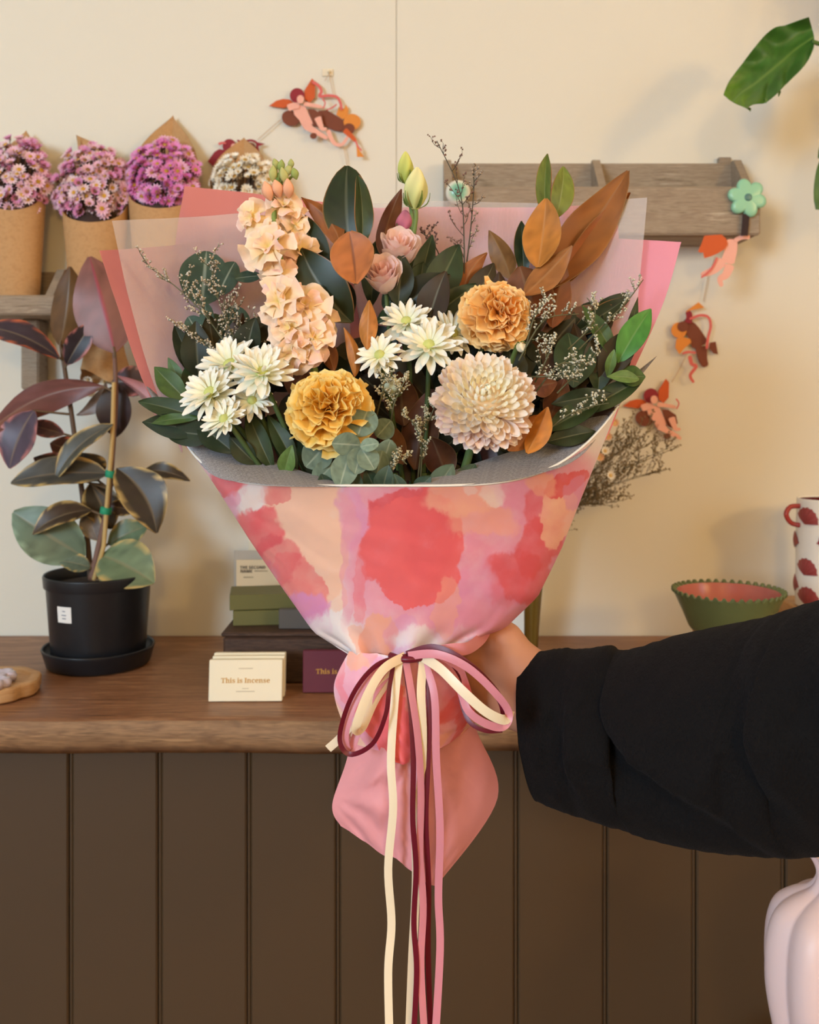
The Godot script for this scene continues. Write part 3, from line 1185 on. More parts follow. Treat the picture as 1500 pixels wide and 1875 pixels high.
func bud(px: float, py: float, d: float, rpx: float, hpx: float, dir: Vector3, c0: Color, c1: Color, stem_px: Array, label: String) -> void:
	var o := P(px, py, d)
	var r := S(rpx, d)
	var h := S(hpx, d)
	var f := node_part(B, "lisianthus_bud", o, label)
	var b := aim_basis(dir)
	var rows := []
	var cols := []
	for a in 15:
		var t := a / 14.0
		var row := []
		var cl := []
		for j in 33:
			var th := TAU * j / 32.0
			var rad := r * pow(sin(PI * clampf(t * 0.93 + 0.05, 0.0, 1.0)), 0.75) * (1.0 + 0.09 * sin(th * 4.0 + t * 5.0))
			row.append(b * Vector3(cos(th) * rad, h * (t - 0.5), sin(th) * rad) + o)
			var c := c0.lerp(c1, t) * (1.0 + 0.10 * sin(th * 4.0 + t * 5.0))
			c.a = 1.0
			cl.append(c)
		rows.append(row)
		cols.append(cl)
	var mb := MB.new()
	mb.grid(rows, cols)
	part(f, "bud_petals", mb.mesh(M.petal, true, false))
	for i in 5:
		var a := TAU * i / 5.0
		var out := b * Vector3(cos(a), 0, sin(a))
		var base := o - b.y * h * 0.48 + out * r * 0.2
		part(f, "sepal", leaf_mesh(base, o + out * r * 1.25 - b.y * h * R(0.0, 0.2), r * 0.3, out + b.y * 0.3, M.leaf, C(104, 128, 60), C(104, 128, 60), {"n": 6, "bend": 0.2}))
	var st := MB.new()
	st.tube(curve([o - b.y * h * 0.46] + pxline(stem_px), 12), 0.0018, 0.0024, 7, C(112, 134, 72))
	part(f, "stem", st.mesh(M.stem, true, false))


func stock() -> void:
	var f := node_part(B, "stock_stem", P(545, 690, 0.84), "tall peach stock stem with ruffled florets and green tip buds")
	var st := MB.new()
	st.tube(curve(pxline([[512, 318, 0.855], [502, 400, 0.845], [520, 500, 0.83], [560, 620, 0.825], [600, 760, 0.83], [700, 1050, 0.85]]), 20), 0.002, 0.004, 8, C(128, 150, 78))
	part(f, "stem", st.mesh(M.stem, true, false))
	var pe := C(252, 200, 166)
	var kinds := []
	for k in 8:
		var warm := C(255, 228, 196).lerp(C(255, 208, 194), R(0, 1))
		kinds.append(petal_mesh(M.petal, {"fan": true, "len": 1.0, "wid": R(0.95, 1.35), "lift": R(-0.45, 0.1), "cup": R(-0.1, 0.35), "ruf": R(0.10, 0.20), "rn": R(3.0, 6.0), "saw": 0.01, "ca": C(246, 226, 160), "cb": warm, "ce": warm.lerp(Color.WHITE, 0.15), "nt": 7, "nq": 8}))
	var fl := [[462, 398, .845, 34, -.5, .0], [520, 378, .85, 36, .3, .2], [540, 412, .855, 36, .5, .0], [492, 452, .825, 52, -.35, .1], [548, 458, .84, 40, .5, .1], [505, 505, .825, 40, -.4, -.1], [545, 508, .84, 38, .45, 0], [510, 552, .805, 50, -.45, .1], [555, 560, .81, 48, .2, .2], [590, 592, .82, 34, .7, .0], [530, 600, .80, 42, -.4, -.1], [575, 618, .80, 42, .3, -.1], [535, 645, .80, 40, -.2, -.35], [560, 640, .80, 36, .2, -.4], [515, 630, .81, 26, -.6, -.2]]
	for g in fl:
		var o := P(g[0], g[1], g[2])
		var r := S(g[3], g[2])
		var b := aim_basis(Vector3(g[4], g[5] + 0.15, 1.0), R(0, 6))
		var tool := SurfaceTool.new()
		for l in 3:
			var cnt: int = [5, 4, 3][l]
			for i in cnt:
				var turn := b * Basis(Vector3.UP, TAU * i / cnt + l * 0.6 + R(-0.3, 0.3))
				var tilt := turn * Basis(Vector3(0, 0, 1), [0.10, 0.65, 1.15][l] + R(-0.25, 0.25)) * Basis(Vector3.RIGHT, R(-0.5, 0.5))
				tool.append_from(kinds[rng.randi() % 8], 0, Transform3D(tilt.scaled_local(Vector3.ONE * r * [1.05, 0.8, 0.5][l] * R(0.9, 1.1)), o))
		var fm := tool.commit()
		fm.surface_set_material(0, M.petal)
		part(f, "floret", fm)
	# green and half open buds at the tip
	for g in [[500, 318, 9, 15], [515, 304, 8, 12], [528, 312, 8, 12], [533, 300, 7, 9], [505, 300, 7, 10], [520, 322, 9, 16], [540, 318, 8, 11], [528, 345, 12, 18], [490, 350, 12, 18], [508, 345, 12, 16]]:
		var d := 0.85
		var o := P(g[0], g[1], d - (0.012 if g[1] > 315 else 0.0))
		var mb := MB.new()
		var prof := []
		for a in 9:
			prof.append(Vector2(S(g[2], d) * sin(PI * (0.04 + 0.92 * a / 8.0)), S(g[3], d) * (a / 8.0 * 2.0 - 1.0)))
		var col := C(150, 166, 92).lerp(C(196, 190, 126), R(0, 0.8)) if g[1] < 335 else C(236, 176, 142)
		mb.lathe(prof, Vector3.ZERO, 12, col, 4, 0.25)
		part(f, "flower_bud", mb.mesh(M.leaf_matte, true, false), Transform3D(aim_basis(Vector3(R(-0.4, 0.4), 1, R(0, 0.6))), o))
		var sm := MB.new()
		sm.tube([o, P(507, 350, 0.855)], 0.0012, 0.0014, 5, C(140, 158, 84))
		part(f, "bud_stalk", sm.mesh(M.stem, true, false))


# fine branching sprays of tiny white calyces
func spray_geometry(pts: Array, twigs: int, reach: float, florets: float, stem_c: Color, bloom_c: Color, rad: float) -> Array:
	var st := MB.new()
	var fl := MB.new()
	var line := curve(pts, 14)
	st.tube(line, rad, rad * 0.5, 5, stem_c, false)
	var up := (line[14] - line[0] as Vector3).normalized()
	for i in twigs:
		var k := 3 + int(11.0 * i / twigs)
		var s: Vector3 = line[k]
		var sd := Vector3(R(-1, 1), R(-0.5, 1), R(-0.6, 0.6)).normalized()
		var dir := (up * 0.9 + sd * 0.9).normalized()
		var ln := reach * R(0.6, 1.1) * (1.0 - 0.45 * (k / 14.0))
		var tw := [s]
		for q in 5:
			dir = (dir + Vector3(R(-0.3, 0.3), R(-0.1, 0.35), R(-0.3, 0.3))).normalized()
			tw.append(tw[-1] + dir * ln / 5.0)
		st.tube(tw, rad * 0.5, rad * 0.25, 4, stem_c, false)
		for q in range(1, 6):
			for z in int(florets):
				var dd := (dir + Vector3(R(-1, 1), R(-0.4, 1), R(-1, 1)) * 0.9).normalized()
				var e: Vector3 = tw[q] + dd * ln * R(0.10, 0.26)
				st.tube([tw[q], e], rad * 0.22, rad * 0.18, 3, stem_c, false)
				for y in 2:
					var c: Vector3 = e + Vector3(R(-1, 1), R(-1, 1), R(-1, 1)) * 0.0012
					var b := aim_basis(dd + Vector3(R(-0.5, 0.5), R(-0.5, 0.5), R(-0.5, 0.5)))
					var sz := R(0.0007, 0.0013)
					var cc := bloom_c * R(0.8, 1.1)
					cc.a = 1.0
					var tipi := fl.add(c - b.y * sz * 1.6, cc.lerp(stem_c, 0.4))
					var ring := []
					for w in 5:
						ring.append(fl.add(c + b * Vector3(cos(TAU * w / 5.0), 0.35, sin(TAU * w / 5.0)) * sz, cc))
					var top := fl.add(c + b.y * sz * 0.1, cc)
					for w in 5:
						fl.tri(tipi, ring[w], ring[(w + 1) % 5])
						fl.tri(top, ring[(w + 1) % 5], ring[w])
	return [st, fl]


func spray(parent: Node, called: String, pts: Array, twigs: int, reach_px: float, florets: float, bloom: Color, label := "", stem_c := Color(0.12, 0.12, 0.06)) -> void:
	var line := pxline(pts)
	var g := spray_geometry(line, twigs, S(reach_px, pts[0][2]), florets, stem_c, bloom, 0.0008)
	var o := part(parent, called, g[0].mesh(M.stem, true, false), Transform3D.IDENTITY, label)
	var q := part(o, "tiny_blooms", g[1].mesh(M.tiny, true, false))
	q.position = Vector3.ZERO
	q.set_meta("kind", "stuff")


func bouquet() -> void:
	B = thing("bouquet", "large mixed bouquet in watercolour printed paper tied with trailing satin ribbons", "bouquet", P(750, 1250, 0.85))
	# --- backing sheets
	var salmon_l := "salmon pink paper sheet behind the flowers"
	paper("paper_sheet", [[[338, 341, .945], [470, 355, .965], [610, 372, .975], [720, 384, .98]], [[322, 520, .93], [470, 520, .95], [600, 520, .955], [720, 520, .96]], [[400, 800, .905], [500, 810, .915], [620, 810, .92], [730, 810, .92]], [[700, 1180, .885], [720, 1180, .885], [740, 1180, .885], [750, 1180, .885]]], M.pink_paper, salmon_l, 0.002)
	paper("paper_sheet", [[[182, 459, .875], [300, 451, .915], [430, 436, .945], [600, 425, .96]], [[215, 560, .872], [330, 560, .907], [450, 560, .932], [620, 560, .945]], [[268, 712, .868], [370, 720, .89], [480, 730, .91], [640, 730, .925]], [[340, 818, .862], [430, 850, .875], [540, 870, .89], [680, 880, .90]], [[690, 1180, .88], [705, 1180, .88], [720, 1180, .88], [745, 1180, .88]]], M.pink_paper, salmon_l, 0.002)
	paper("paper_sheet", [[[650, 382, .975], [780, 379, .975], [960, 380, .965], [1129, 374, .95]], [[650, 520, .955], [800, 520, .955], [960, 520, .945], [1128, 520, .93]], [[700, 800, .92], [800, 800, .92], [930, 800, .91], [1060, 800, .90]], [[735, 1180, .885], [750, 1180, .885], [760, 1180, .885], [785, 1180, .885]]], M.rose_paper, "rose pink paper sheet behind the flowers", 0.002)
	paper("paper_sheet", [[[840, 436, .955], [980, 434, .94], [1120, 437, .915], [1248, 443, .885]], [[840, 560, .94], [970, 560, .925], [1090, 560, .905], [1213, 560, .88]], [[840, 700, .92], [950, 700, .91], [1050, 700, .895], [1150, 700, .874]], [[830, 880, .90], [910, 880, .89], [990, 870, .88], [1080, 850, .866]], [[745, 1180, .88], [765, 1180, .88], [785, 1180, .88], [810, 1180, .88]]], M.rose_paper, "rose pink paper sheet behind the flowers", 0.002)
	# --- translucent tissue in front of them
	paper("tissue_sheet", [[[205, 404, .862], [340, 398, .905], [520, 386, .94], [640, 392, .95]], [[236, 545, .86], [340, 545, .895], [500, 545, .925], [640, 545, .935]], [[285, 712, .856], [390, 720, .88], [500, 730, .90], [650, 740, .912]], [[345, 815, .852], [440, 848, .865], [550, 868, .88], [690, 880, .89]], [[690, 1180, .876], [705, 1180, .876], [720, 1180, .876], [745, 1180, .876]]], M.tissue, "white translucent fibre tissue sheet", 0.002, 0.0001)
	paper("tissue_sheet", [[[640, 376, .96], [800, 368, .955], [1000, 372, .93], [1185, 362, .895]], [[650, 540, .94], [800, 540, .935], [980, 540, .91], [1166, 560, .875]], [[690, 720, .915], [820, 720, .91], [960, 720, .89], [1135, 715, .864]], [[720, 880, .89], [830, 880, .885], [930, 870, .87], [1060, 860, .858]], [[745, 1180, .876], [765, 1180, .876], [785, 1180, .876], [810, 1180, .876]]], M.tissue, "white translucent fibre tissue sheet", 0.002, 0.0001)
	# --- lining turned up inside the collar on both sides
	paper("tissue_lining", [[[258, 690, .872], [335, 765, .870], [420, 818, .84], [520, 852, .80], [625, 886, .752]], [[300, 765, .858], [362, 815, .83], [440, 850, .80], [535, 872, .77], [630, 889, .745]], [[340, 813, .851], [388, 869, .788], [458, 884, .757], [545, 890, .742], [635, 891.5, .7390]]], M.lining, "grey white fibre lining inside the collar", 0.0)
	paper("tissue_lining", [[[755, 887, .752], [880, 845, .80], [1000, 802, .83], [1105, 728, .862], [1203, 652, .868]], [[752, 889, .745], [872, 866, .77], [988, 838, .80], [1078, 778, .83], [1165, 700, .858]], [[750, 891.2, .7378], [866, 887, .742], [980, 869, .754], [1066, 833, .785], [1131, 746, .851]]], M.lining, "grey white fibre lining inside the collar", 0.0)
	# --- printed collar
	var tex := wash_image()
	M.print = mat(255, 255, 255, 0.5, {"albedo_texture": tex, "texture_repeat": false})
	var rows := []
	var uvs := []
	var span := deg_to_rad(105.0)
	for i in 33:
		var v := i / 32.0
		var row := []
		var ur := []
		for j in 65:
			var th := lerpf(-span, span, j / 64.0)
			var c := collar(th, v)
			var p := P(c.x, c.y, c.z)
			var near_knot := smoothstep(0.72, 1.0, v)
			p.z += near_knot * (0.004 * sin(th * 13.0) + 0.003 * sin(th * 7.0 + 1.0)) + 0.0012 * noise.get_noise_2d(th * 4.0, v * 6.0)
			p.y += near_knot * 0.0015 * sin(th * 9.0)
			row.append(p)
			ur.append(Vector2(j / 64.0, v))
		rows.append(row)
		uvs.append(ur)
	var mb := MB.new()
	mb.sheet(rows, Color.WHITE, Color.WHITE, 0.0005, uvs)
	part(B, "printed_collar", mb.mesh(M.print), Transform3D.IDENTITY, "watercolour printed wrapping paper in coral, pink, peach and white")
	# white cut edge of the collar paper
	var em := MB.new()
	var edge := []
	for j in 65:
		edge.append(rows[0][j] + Vector3(0, 0.0007, 0))
	em.tube(edge, 0.0011, 0.0011, 6)
	part(B, "paper_edge", em.mesh(M.white, true, false), Transform3D.IDENTITY, "white folded edge of the collar paper")
	tail(rows)
	ribbons()
	flowers()
	leaves()


func tail(_rows: Array) -> void:
	# plain pink paper skirt below the knot, front and back leaves
	var front := [[[655, 1195, .835], [700, 1200, .822], [745, 1203, .818], [790, 1200, .822], [833, 1192, .838]],
		[[618, 1262, .838], [680, 1268, .812], [745, 1270, .806], [805, 1270, .815], [858, 1262, .842]],
		[[640, 1365, .842], [695, 1370, .806], [750, 1375, .797], [815, 1368, .808], [872, 1335, .845]],
		[[609, 1472, .838], [672, 1466, .812], [745, 1475, .792], [830, 1470, .808], [911, 1461, .842]],
		[[624, 1512, .836], [690, 1553, .818], [752, 1590, .80], [782, 1616, .803], [801, 1620, .81]]]
	var rws := net(pxnet(front), 44, 44)
	for i in rws.size():
		for j in rws[i].size():
			var p: Vector3 = rws[i][j]
			var v := float(i) / 44.0
			var u: float = float(j) / 44.0
			var taper := sin(PI * u)
			var z := 0.008 * taper * sin(u * 19.0 + v * 3.5) * (1.0 - v * 0.6)
			z += 0.010 * absf(noise.get_noise_2d(u * 5.0 + v * 2.5, v * 3.0)) * taper
			# creases that fan out of the low corner
			var cx := u - 0.02
			var cy := v - 0.72
			var an := atan2(cy, cx + 0.001)
			z += 0.0045 * sin(an * 11.0) * exp(-(cx * cx + cy * cy) * 8.0) * smoothstep(0.02, 0.3, u)
			rws[i][j] = p + Vector3(0, 0, z)
	var mb := MB.new()
	mb.sheet(rws, Color.WHITE, Color.WHITE, 0.0004)
	part(B, "paper_tail", mb.mesh(M.tail_paper), Transform3D.IDENTITY, "plain salmon pink paper gathered below the knot")
	paper("paper_tail", [[[655, 1195, .84], [745, 1195, .868], [833, 1190, .842]], [[618, 1262, .842], [745, 1270, .872], [858, 1262, .846]], [[640, 1365, .846], [750, 1375, .878], [872, 1335, .849]], [[609, 1472, .842], [745, 1475, .872], [911, 1461, .846]], [[624, 1512, .838], [752, 1580, .85], [799, 1618, .818]]], M.tail_paper, "plain salmon pink paper gathered below the knot", 0.004)
	# short printed skirt over its upper part
	var sk := net(pxnet([[[640, 1192, .832], [690, 1198, .816], [745, 1202, .812], [790, 1198, .816], [836, 1190, .834]],
		[[612, 1255, .834], [680, 1262, .806], [745, 1266, .799], [805, 1264, .808], [860, 1255, .838]],
		[[626, 1318, .834], [690, 1330, .800], [745, 1340, .792], [812, 1325, .804], [869, 1300, .842]],
		[[652, 1362, .834], [700, 1378, .802], [750, 1396, .790], [815, 1362, .806], [866, 1330, .842]]]), 28, 36)
	var uv := []
	for i in sk.size():
		var ur := []
		for j in sk[i].size():
			var u: float = j / 36.0
			var v := i / 28.0
			sk[i][j] += Vector3(0, 0, sin(PI * u) * (0.005 * sin(u * 16.0 + 0.6 + v) + 0.008 * absf(noise.get_noise_2d(u * 6.0, v * 3.0 + 5.0))))
			ur.append(Vector2(0.36 + u * 0.42, 0.86 - v * 0.72))
		uv.append(ur)
	var m2 := MB.new()
	m2.sheet(sk, Color.WHITE, Color.WHITE, 0.0004, uv)
	part(B, "printed_skirt", m2.mesh(M.print), Transform3D.IDENTITY, "printed paper flaring out below the knot")


func ribbons() -> void:
	var cream := "cream satin ribbon"
	var pink := "dusty pink satin ribbon"
	var wine := "burgundy satin ribbon"
	# tails
	ribbon(M.cream_ribbon, [[732, 1203, .80], [724, 1270, .787], [716, 1390, .78], [720, 1480, .777], [711, 1590, .782], [717, 1690, .785], [711, 1780, .785], [714, 1920, .785]], 15, cream, -0.15)
	ribbon(M.cream_ribbon, [[776, 1203, .80], [771, 1265, .788], [774, 1345, .782], [771, 1430, .782], [762, 1520, .784], [762, 1620, .788], [755, 1760, .79], [749, 1920, .79]], 16, cream, 0.2)
	ribbon(M.wine_ribbon, [[740, 1206, .80], [752, 1290, .787], [757, 1390, .779], [756, 1500, .775], [762, 1590, .777], [758, 1690, .78], [763, 1780, .78], [756, 1920, .78]], 10, wine, 0.1)
	ribbon(M.wine_ribbon, [[768, 1206, .80], [786, 1270, .79], [784, 1390, .783], [780, 1500, .781], [785, 1620, .788], [784, 1740, .792], [790, 1920, .792]], 10, wine, -0.1)
	ribbon(M.pink_ribbon, [[742, 1204, .80], [752, 1260, .786], [765, 1350, .779], [771, 1450, .778], [769, 1560, .779], [775, 1660, .781], [771, 1770, .782], [779, 1920, .782]], 13, pink, 0.25)
	ribbon(M.pink_ribbon, [[772, 1204, .80], [795, 1270, .788], [799, 1390, .783], [806, 1520, .781], [803, 1640, .785], [806, 1740, .786], [796, 1920, .786]], 14, pink, -0.2)
	# loops to one side
	ribbon(M.cream_ribbon, [[742, 1202, .798], [703, 1225, .783], [672, 1275, .776], [652, 1332, .774], [664, 1330, .786], [690, 1275, .796], [738, 1208, .804]], 17, cream, 0.3)
	ribbon(M.wine_ribbon, [[745, 1201, .798], [690, 1218, .786], [646, 1272, .779], [622, 1348, .778], [640, 1381, .776], [682, 1362, .774], [706, 1310, .775], [713, 1260, .782], [722, 1208, .80]], 9, wine, 0.5)
	ribbon(M.pink_ribbon, [[740, 1203, .80], [694, 1228, .79], [650, 1285, .784], [632, 1345, .782], [640, 1376, .784], [655, 1340, .79], [684, 1270, .796], [730, 1210, .805]], 15, pink, -0.3)
	ribbon(M.cream_ribbon, [[735, 1206, .806], [690, 1260, .81], [645, 1325, .825], [622, 1352, .83], [601, 1371, .834]], 15, cream, 0.1)
	# loops to the other side
	ribbon(M.wine_ribbon, [[745, 1199, .799], [790, 1186, .79], [832, 1200, .783], [880, 1236, .779], [918, 1284, .776], [925, 1324, .78]], 14, wine, -0.2)
	ribbon(M.pink_ribbon, [[748, 1201, .796], [800, 1198, .785], [856, 1222, .777], [908, 1270, .772], [932, 1306, .774], [922, 1330, .772], [892, 1326, .77], [858, 1302, .772], [842, 1262, .78], [820, 1225, .79], [775, 1206, .80]], 15, pink, -0.5)
	ribbon(M.cream_ribbon, [[775, 1203, .796], [808, 1226, .782], [848, 1266, .772], [890, 1303, .768], [924, 1318, .771], [934, 1302, .782]], 18, cream, -0.35)
	ribbon(M.wine_ribbon, [[775, 1206, .80], [835, 1232, .792], [845, 1285, .782], [860, 1322, .775], [890, 1338, .772], [920, 1337, .775]], 8, wine, -0.3)
	ribbon(M.pink_ribbon, [[780, 1198, .80], [822, 1190, .793], [856, 1187, .80], [880, 1170, .835], [892, 1150, .866]], 22, "shining pink satin ribbon bow end", 0.1)
	# knot
	var mb := MB.new()
	mb.tube(curve(pxline([[715, 1200, .806], [738, 1207, .796], [765, 1206, .796], [795, 1197, .806]]), 12), 0.0028, 0.0028, 8)
	part(B, "knot", mb.mesh(M.wine_ribbon, true, false), Transform3D.IDENTITY, "burgundy ribbon knot")


func flowers() -> void:
	stock()
	big_mum(886, 736, 0.775, 79, Vector3(0.05, 0.42, 0.9))
	carnation(600, 742, 0.772, 78, Vector3(-0.12, 0.55, 0.8), C(255, 196, 84), C(255, 208, 100), C(255, 232, 158), "golden yellow carnation with frilled petals")
	carnation(916, 572, 0.81, 66, Vector3(0.32, 0.3, 0.85), C(255, 188, 104), C(255, 196, 116), C(255, 222, 164), "apricot carnation with frilled petals")
	for g in [[424, 672, .82, 62, -.25, .65, 3], [388, 722, .80, 58, -.35, .6, 3], [480, 685, .79, 58, .05, .62, 4], [412, 768, .785, 42, -.4, .45, 2], [462, 735, .80, 40, .0, .35, 2], [745, 592, .83, 50, -.1, .55, 3], [786, 636, .81, 58, -.05, .5, 3], [828, 612, .825, 46, .25, .5, 2], [696, 652, .80, 44, -.2, .5, 2]]:
		white_mum(g[0], g[1], g[2], g[3], Vector3(g[4], g[5], 0.75), g[6], [640, 1050] if g[0] < 600 else [760, 1050])
	rose(703, 508, 0.83, 31, 62, Vector3(-0.1, 0.6, 0.8), C(255, 232, 226), C(255, 216, 210), "blush pink lisianthus bloom with a spiral heart")
	rose(731, 460, 0.852, 32, 60, Vector3(0.1, 0.7, 0.7), C(255, 232, 226), C(255, 220, 212), "blush pink lisianthus bloom half hidden behind another")
	bud(762, 345, 0.86, 21, 76, Vector3(0.05, 1, 0.1), C(206, 214, 132), C(240, 234, 178), [[762, 400, .862], [752, 470, .868], [748, 540, .875], [752, 700, .88]], "large pale green lisianthus bud")
	bud(743, 307, 0.868, 14, 58, Vector3(-0.02, 1, 0.05), C(176, 190, 92), C(220, 222, 130), [[748, 350, .87], [756, 420, .872], [752, 560, .878], [752, 700, .88]], "small green lisianthus bud")
	bud(742, 408, 0.875, 17, 46, Vector3(0.0, 1, 0.2), C(196, 104, 128), C(214, 130, 150), [[742, 440, .876], [744, 600, .88]], "closed mauve pink lisianthus bud")
	bud(718, 708, 0.805, 17, 40, Vector3(0.1, 1, 0.4), C(176, 188, 138), C(232, 234, 206), [[716, 740, .81], [730, 860, .83]], "small white green bud among the filler")
	bud(955, 636, 0.80, 9, 22, Vector3(0.4, -0.6, 0.5), C(236, 222, 180), C(244, 234, 206), [[945, 640, .81], [930, 680, .83]], "tiny cream bud beside the apricot carnation")


func leaves() -> void:
	var dk := C(36, 48, 27)
	var dk2 := C(46, 62, 32)
	var br := C(142, 84, 42)
	var br2 := C(112, 64, 38)
	var oc := C(166, 104, 44)
	var og := C(98, 112, 48)
	var rs := C(64, 88, 38)
	var eu := C(122, 142, 124)
	# magnolia: glossy green above, rusty felt below
	var mg := [
		# base, tip, width, underside seen, colour above, colour below, options
		[[640, 455, .85], [636, 304, .87], 86, 0, dk, br, {"fold": 0.12, "face": Vector3(-0.2, 0, 1), "e": 0.62}],
		[[662, 452, .84], [655, 322, .85], 42, 0, dk2, br, {"fold": 0.5, "face": Vector3(0.5, 0, 1), "e": 0.7}],
		[[622, 448, .835], [553, 362, .86], 46, 1, dk, br, {"fold": 0.45, "sway": 0.12, "wave": 0.03}],
		[[600, 520, .85], [552, 392, .87], 60, 0, dk, br, {"fold": 0.3}],
		[[652, 520, .80], [640, 424, .815], 84, 1, dk, C(172, 102, 54), {"fold": -0.25, "e": 0.6, "k": 1.15, "urib": C(130, 74, 40)}],
		[[645, 590, .83], [552, 455, .835], 96, 0, dk, br, {"fold": 0.2, "face": Vector3(-0.3, 0.15, 1), "sway": 0.05}],
		[[700, 470, .86], [735, 346, .88], 44, 1, dk, br2, {"fold": 0.4, "sway": -0.08}],
		[[1000, 400, .88], [1003, 282, .89], 36, 0, og, br, {"fold": 0.55, "face": Vector3(-0.5, 0, 1)}],
		[[1018, 400, .875], [1032, 305, .88], 48, 0, C(112, 124, 50), br, {"fold": 0.3, "face": Vector3(0.3, 0, 1)}],
		[[985, 490, .845], [1000, 364, .865], 72, 1, dk, C(178, 116, 50), {"fold": -0.3, "e": 0.7}],
		[[1000, 530, .865], [1150, 314, .905], 88, 1, og, C(138, 84, 38), {"fold": -0.2, "face": Vector3(-0.3, -0.1, 1), "wave": 0.03, "e": 0.75}],
		[[1020, 530, .87], [1153, 353, .905], 48, 1, dk, C(140, 80, 36), {"fold": -0.3, "face": Vector3(0.3, 0, 1)}],
		[[960, 540, .83], [1048, 450, .845], 52, 1, dk, C(146, 94, 50), {"fold": 0.3}],
		[[985, 580, .84], [952, 488, .86], 92, 1, dk, br2, {"fold": 0.1, "e": 0.6}],
		[[935, 510, .86], [896, 422, .875], 46, 1, og, C(116, 84, 50), {"fold": 0.3, "sway": 0.06}],
		[[960, 510, .87], [955, 405, .885], 34, 0, dk, br, {"fold": 0.4}],
		[[850, 560, .85], [892, 463, .865], 44, 1, dk, br, {"fold": 0.35, "sway": -0.12}],
		[[805, 590, .855], [850, 500, .87], 58, 1, dk, br2, {"fold": 0.3, "sway": -0.05}],
		[[1010, 600, .85], [1035, 480, .87], 56, 1, dk, C(118, 66, 36), {"fold": 0.3}],
		[[672, 640, .80], [676, 550, .80], 40, 1, dk2, C(184, 120, 58), {"fold": 0.6, "wave": 0.05}],
		[[650, 690, .80], [630, 600, .81], 26, 1, dk2, C(176, 112, 50), {"fold": 0.5, "sway": 0.1}],
		[[612, 680, .82], [588, 610, .82], 34, 1, dk, br, {"fold": 0.4}],
		[[1020, 700, .81], [970, 710, .80], 44, 1, dk, C(112, 62, 36), {"fold": 0.2}],
		[[965, 830, .775], [1003, 745, .78], 48, 1, dk, C(186, 118, 48), {"fold": 0.3, "face": Vector3(-0.5, 0.2, 1)}],
		[[930, 825, .78], [988, 760, .785], 50, 1, dk, C(158, 94, 40), {"fold": 0.2}],
		[[450, 640, .86], [440, 590, .865], 34, 1, dk, br, {"fold": 0.2}],
		[[530, 720, .82], [560, 675, .825], 56, 1, dk, C(96, 54, 34), {"fold": 0.2}],
		[[740, 850, .81], [705, 770, .805], 50, 1, dk, C(112, 70, 36), {"fold": 0.4}],
		[[760, 860, .82], [780, 720, .82], 70, 1, dk, C(92, 54, 34), {"fold": 0.2}],
		[[740, 780, .825], [730, 680, .825], 64, 1, dk, C(84, 48, 32), {"fold": 0.2}],
		[[820, 880, .82], [790, 800, .815], 60, 1, dk, C(90, 52, 32), {"fold": 0.2}],
		[[1005, 770, .82], [1035, 690, .825], 48, 1, dk, C(104, 60, 34), {"fold": 0.2}],
		[[1040, 620, .865], [1150, 545, .88], 40, 0, dk, br2, {"fold": 0.4}],
		[[985, 640, .85], [1120, 560, .87], 74, 1, dk, C(92, 58, 38), {"fold": 0.2}],
		[[960, 700, .84], [1000, 620, .85], 90, 1, dk, C(84, 54, 36), {"fold": 0.2}],
	]
	for g in mg:
		var o: Dictionary = g[6]
		o["flip"] = g[3] == 1
		o["th"] = 0.0007
		o["rimc"] = g[5].lerp(C(160, 130, 80), 0.35)
		pleaf(B, "magnolia_leaf", g[0], g[1], g[2], M.leaf_gloss if g[3] == 0 else M.leaf, g[4], g[5], o)
	# darker broad leaves around the lisianthus
	for g in [[[760, 560, .86], [792, 430, .88], 40], [[780, 570, .85], [840, 448, .87], 66], [[755, 580, .85], [775, 480, .865], 62], [[780, 590, .845], [872, 520, .855], 44], [[700, 560, .86], [735, 545, .855], 44], [[690, 590, .85], [760, 560, .84], 36], [[680, 560, .87], [690, 440, .885], 46]]:
		pleaf(B, "lisianthus_leaf", g[0], g[1], g[2], M.leaf, C(46, 62, 38), C(62, 78, 52), {"fold": 0.3})
	# ruscus and bay on the flanks
	for g in [[[345, 735, .835], [283, 672, .845], 44, rs], [[345, 728, .85], [308, 655, .86], 26, C(84, 112, 76)], [[352, 728, .85], [350, 660, .86], 36, dk2], [[378, 770, .82], [254, 736, .845], 40, dk2], [[390, 790, .815], [262, 772, .84], 46, dk], [[365, 765, .81], [278, 775, .83], 22, rs], [[405, 800, .81], [300, 790, .83], 50, dk], [[430, 830, .80], [360, 770, .82], 50, dk],
		[[1132, 665, .83], [1192, 566, .84], 52, C(72, 128, 52)], [[1135, 660, .845], [1168, 545, .855], 20, dk2], [[1128, 660, .835], [1066, 560, .85], 34, rs], [[1130, 690, .83], [1182, 690, .835], 40, rs], [[1125, 640, .82], [1112, 690, .83], 20, C(100, 128, 70)], [[1170, 695, .825], [1112, 690, .815], 26, C(96, 124, 64)], [[1060, 760, .82], [1180, 692, .84], 40, dk2], [[1050, 710, .83], [1040, 610, .845], 86, C(40, 62, 36)], [[1095, 720, .835], [1100, 620, .85], 50, dk2], [[1010, 740, .81], [1120, 720, .82], 36, dk], [[1000, 790, .80], [1100, 740, .82], 44, dk2], [[1000, 810, .80], [1090, 790, .81], 40, dk], [[1060, 600, .87], [1160, 535, .885], 36, dk],
		[[520, 870, .79], [535, 815, .78], 34, C(96, 124, 64)], [[500, 860, .80], [452, 750, .81], 40, dk2], [[545, 860, .80], [490, 760, .81], 36, dk2], [[470, 850, .80], [420, 800, .80], 40, dk], [[560, 880, .80], [470, 868, .79], 30, C(74, 100, 62)], [[610, 890, .80], [540, 790, .81], 50, dk]]:
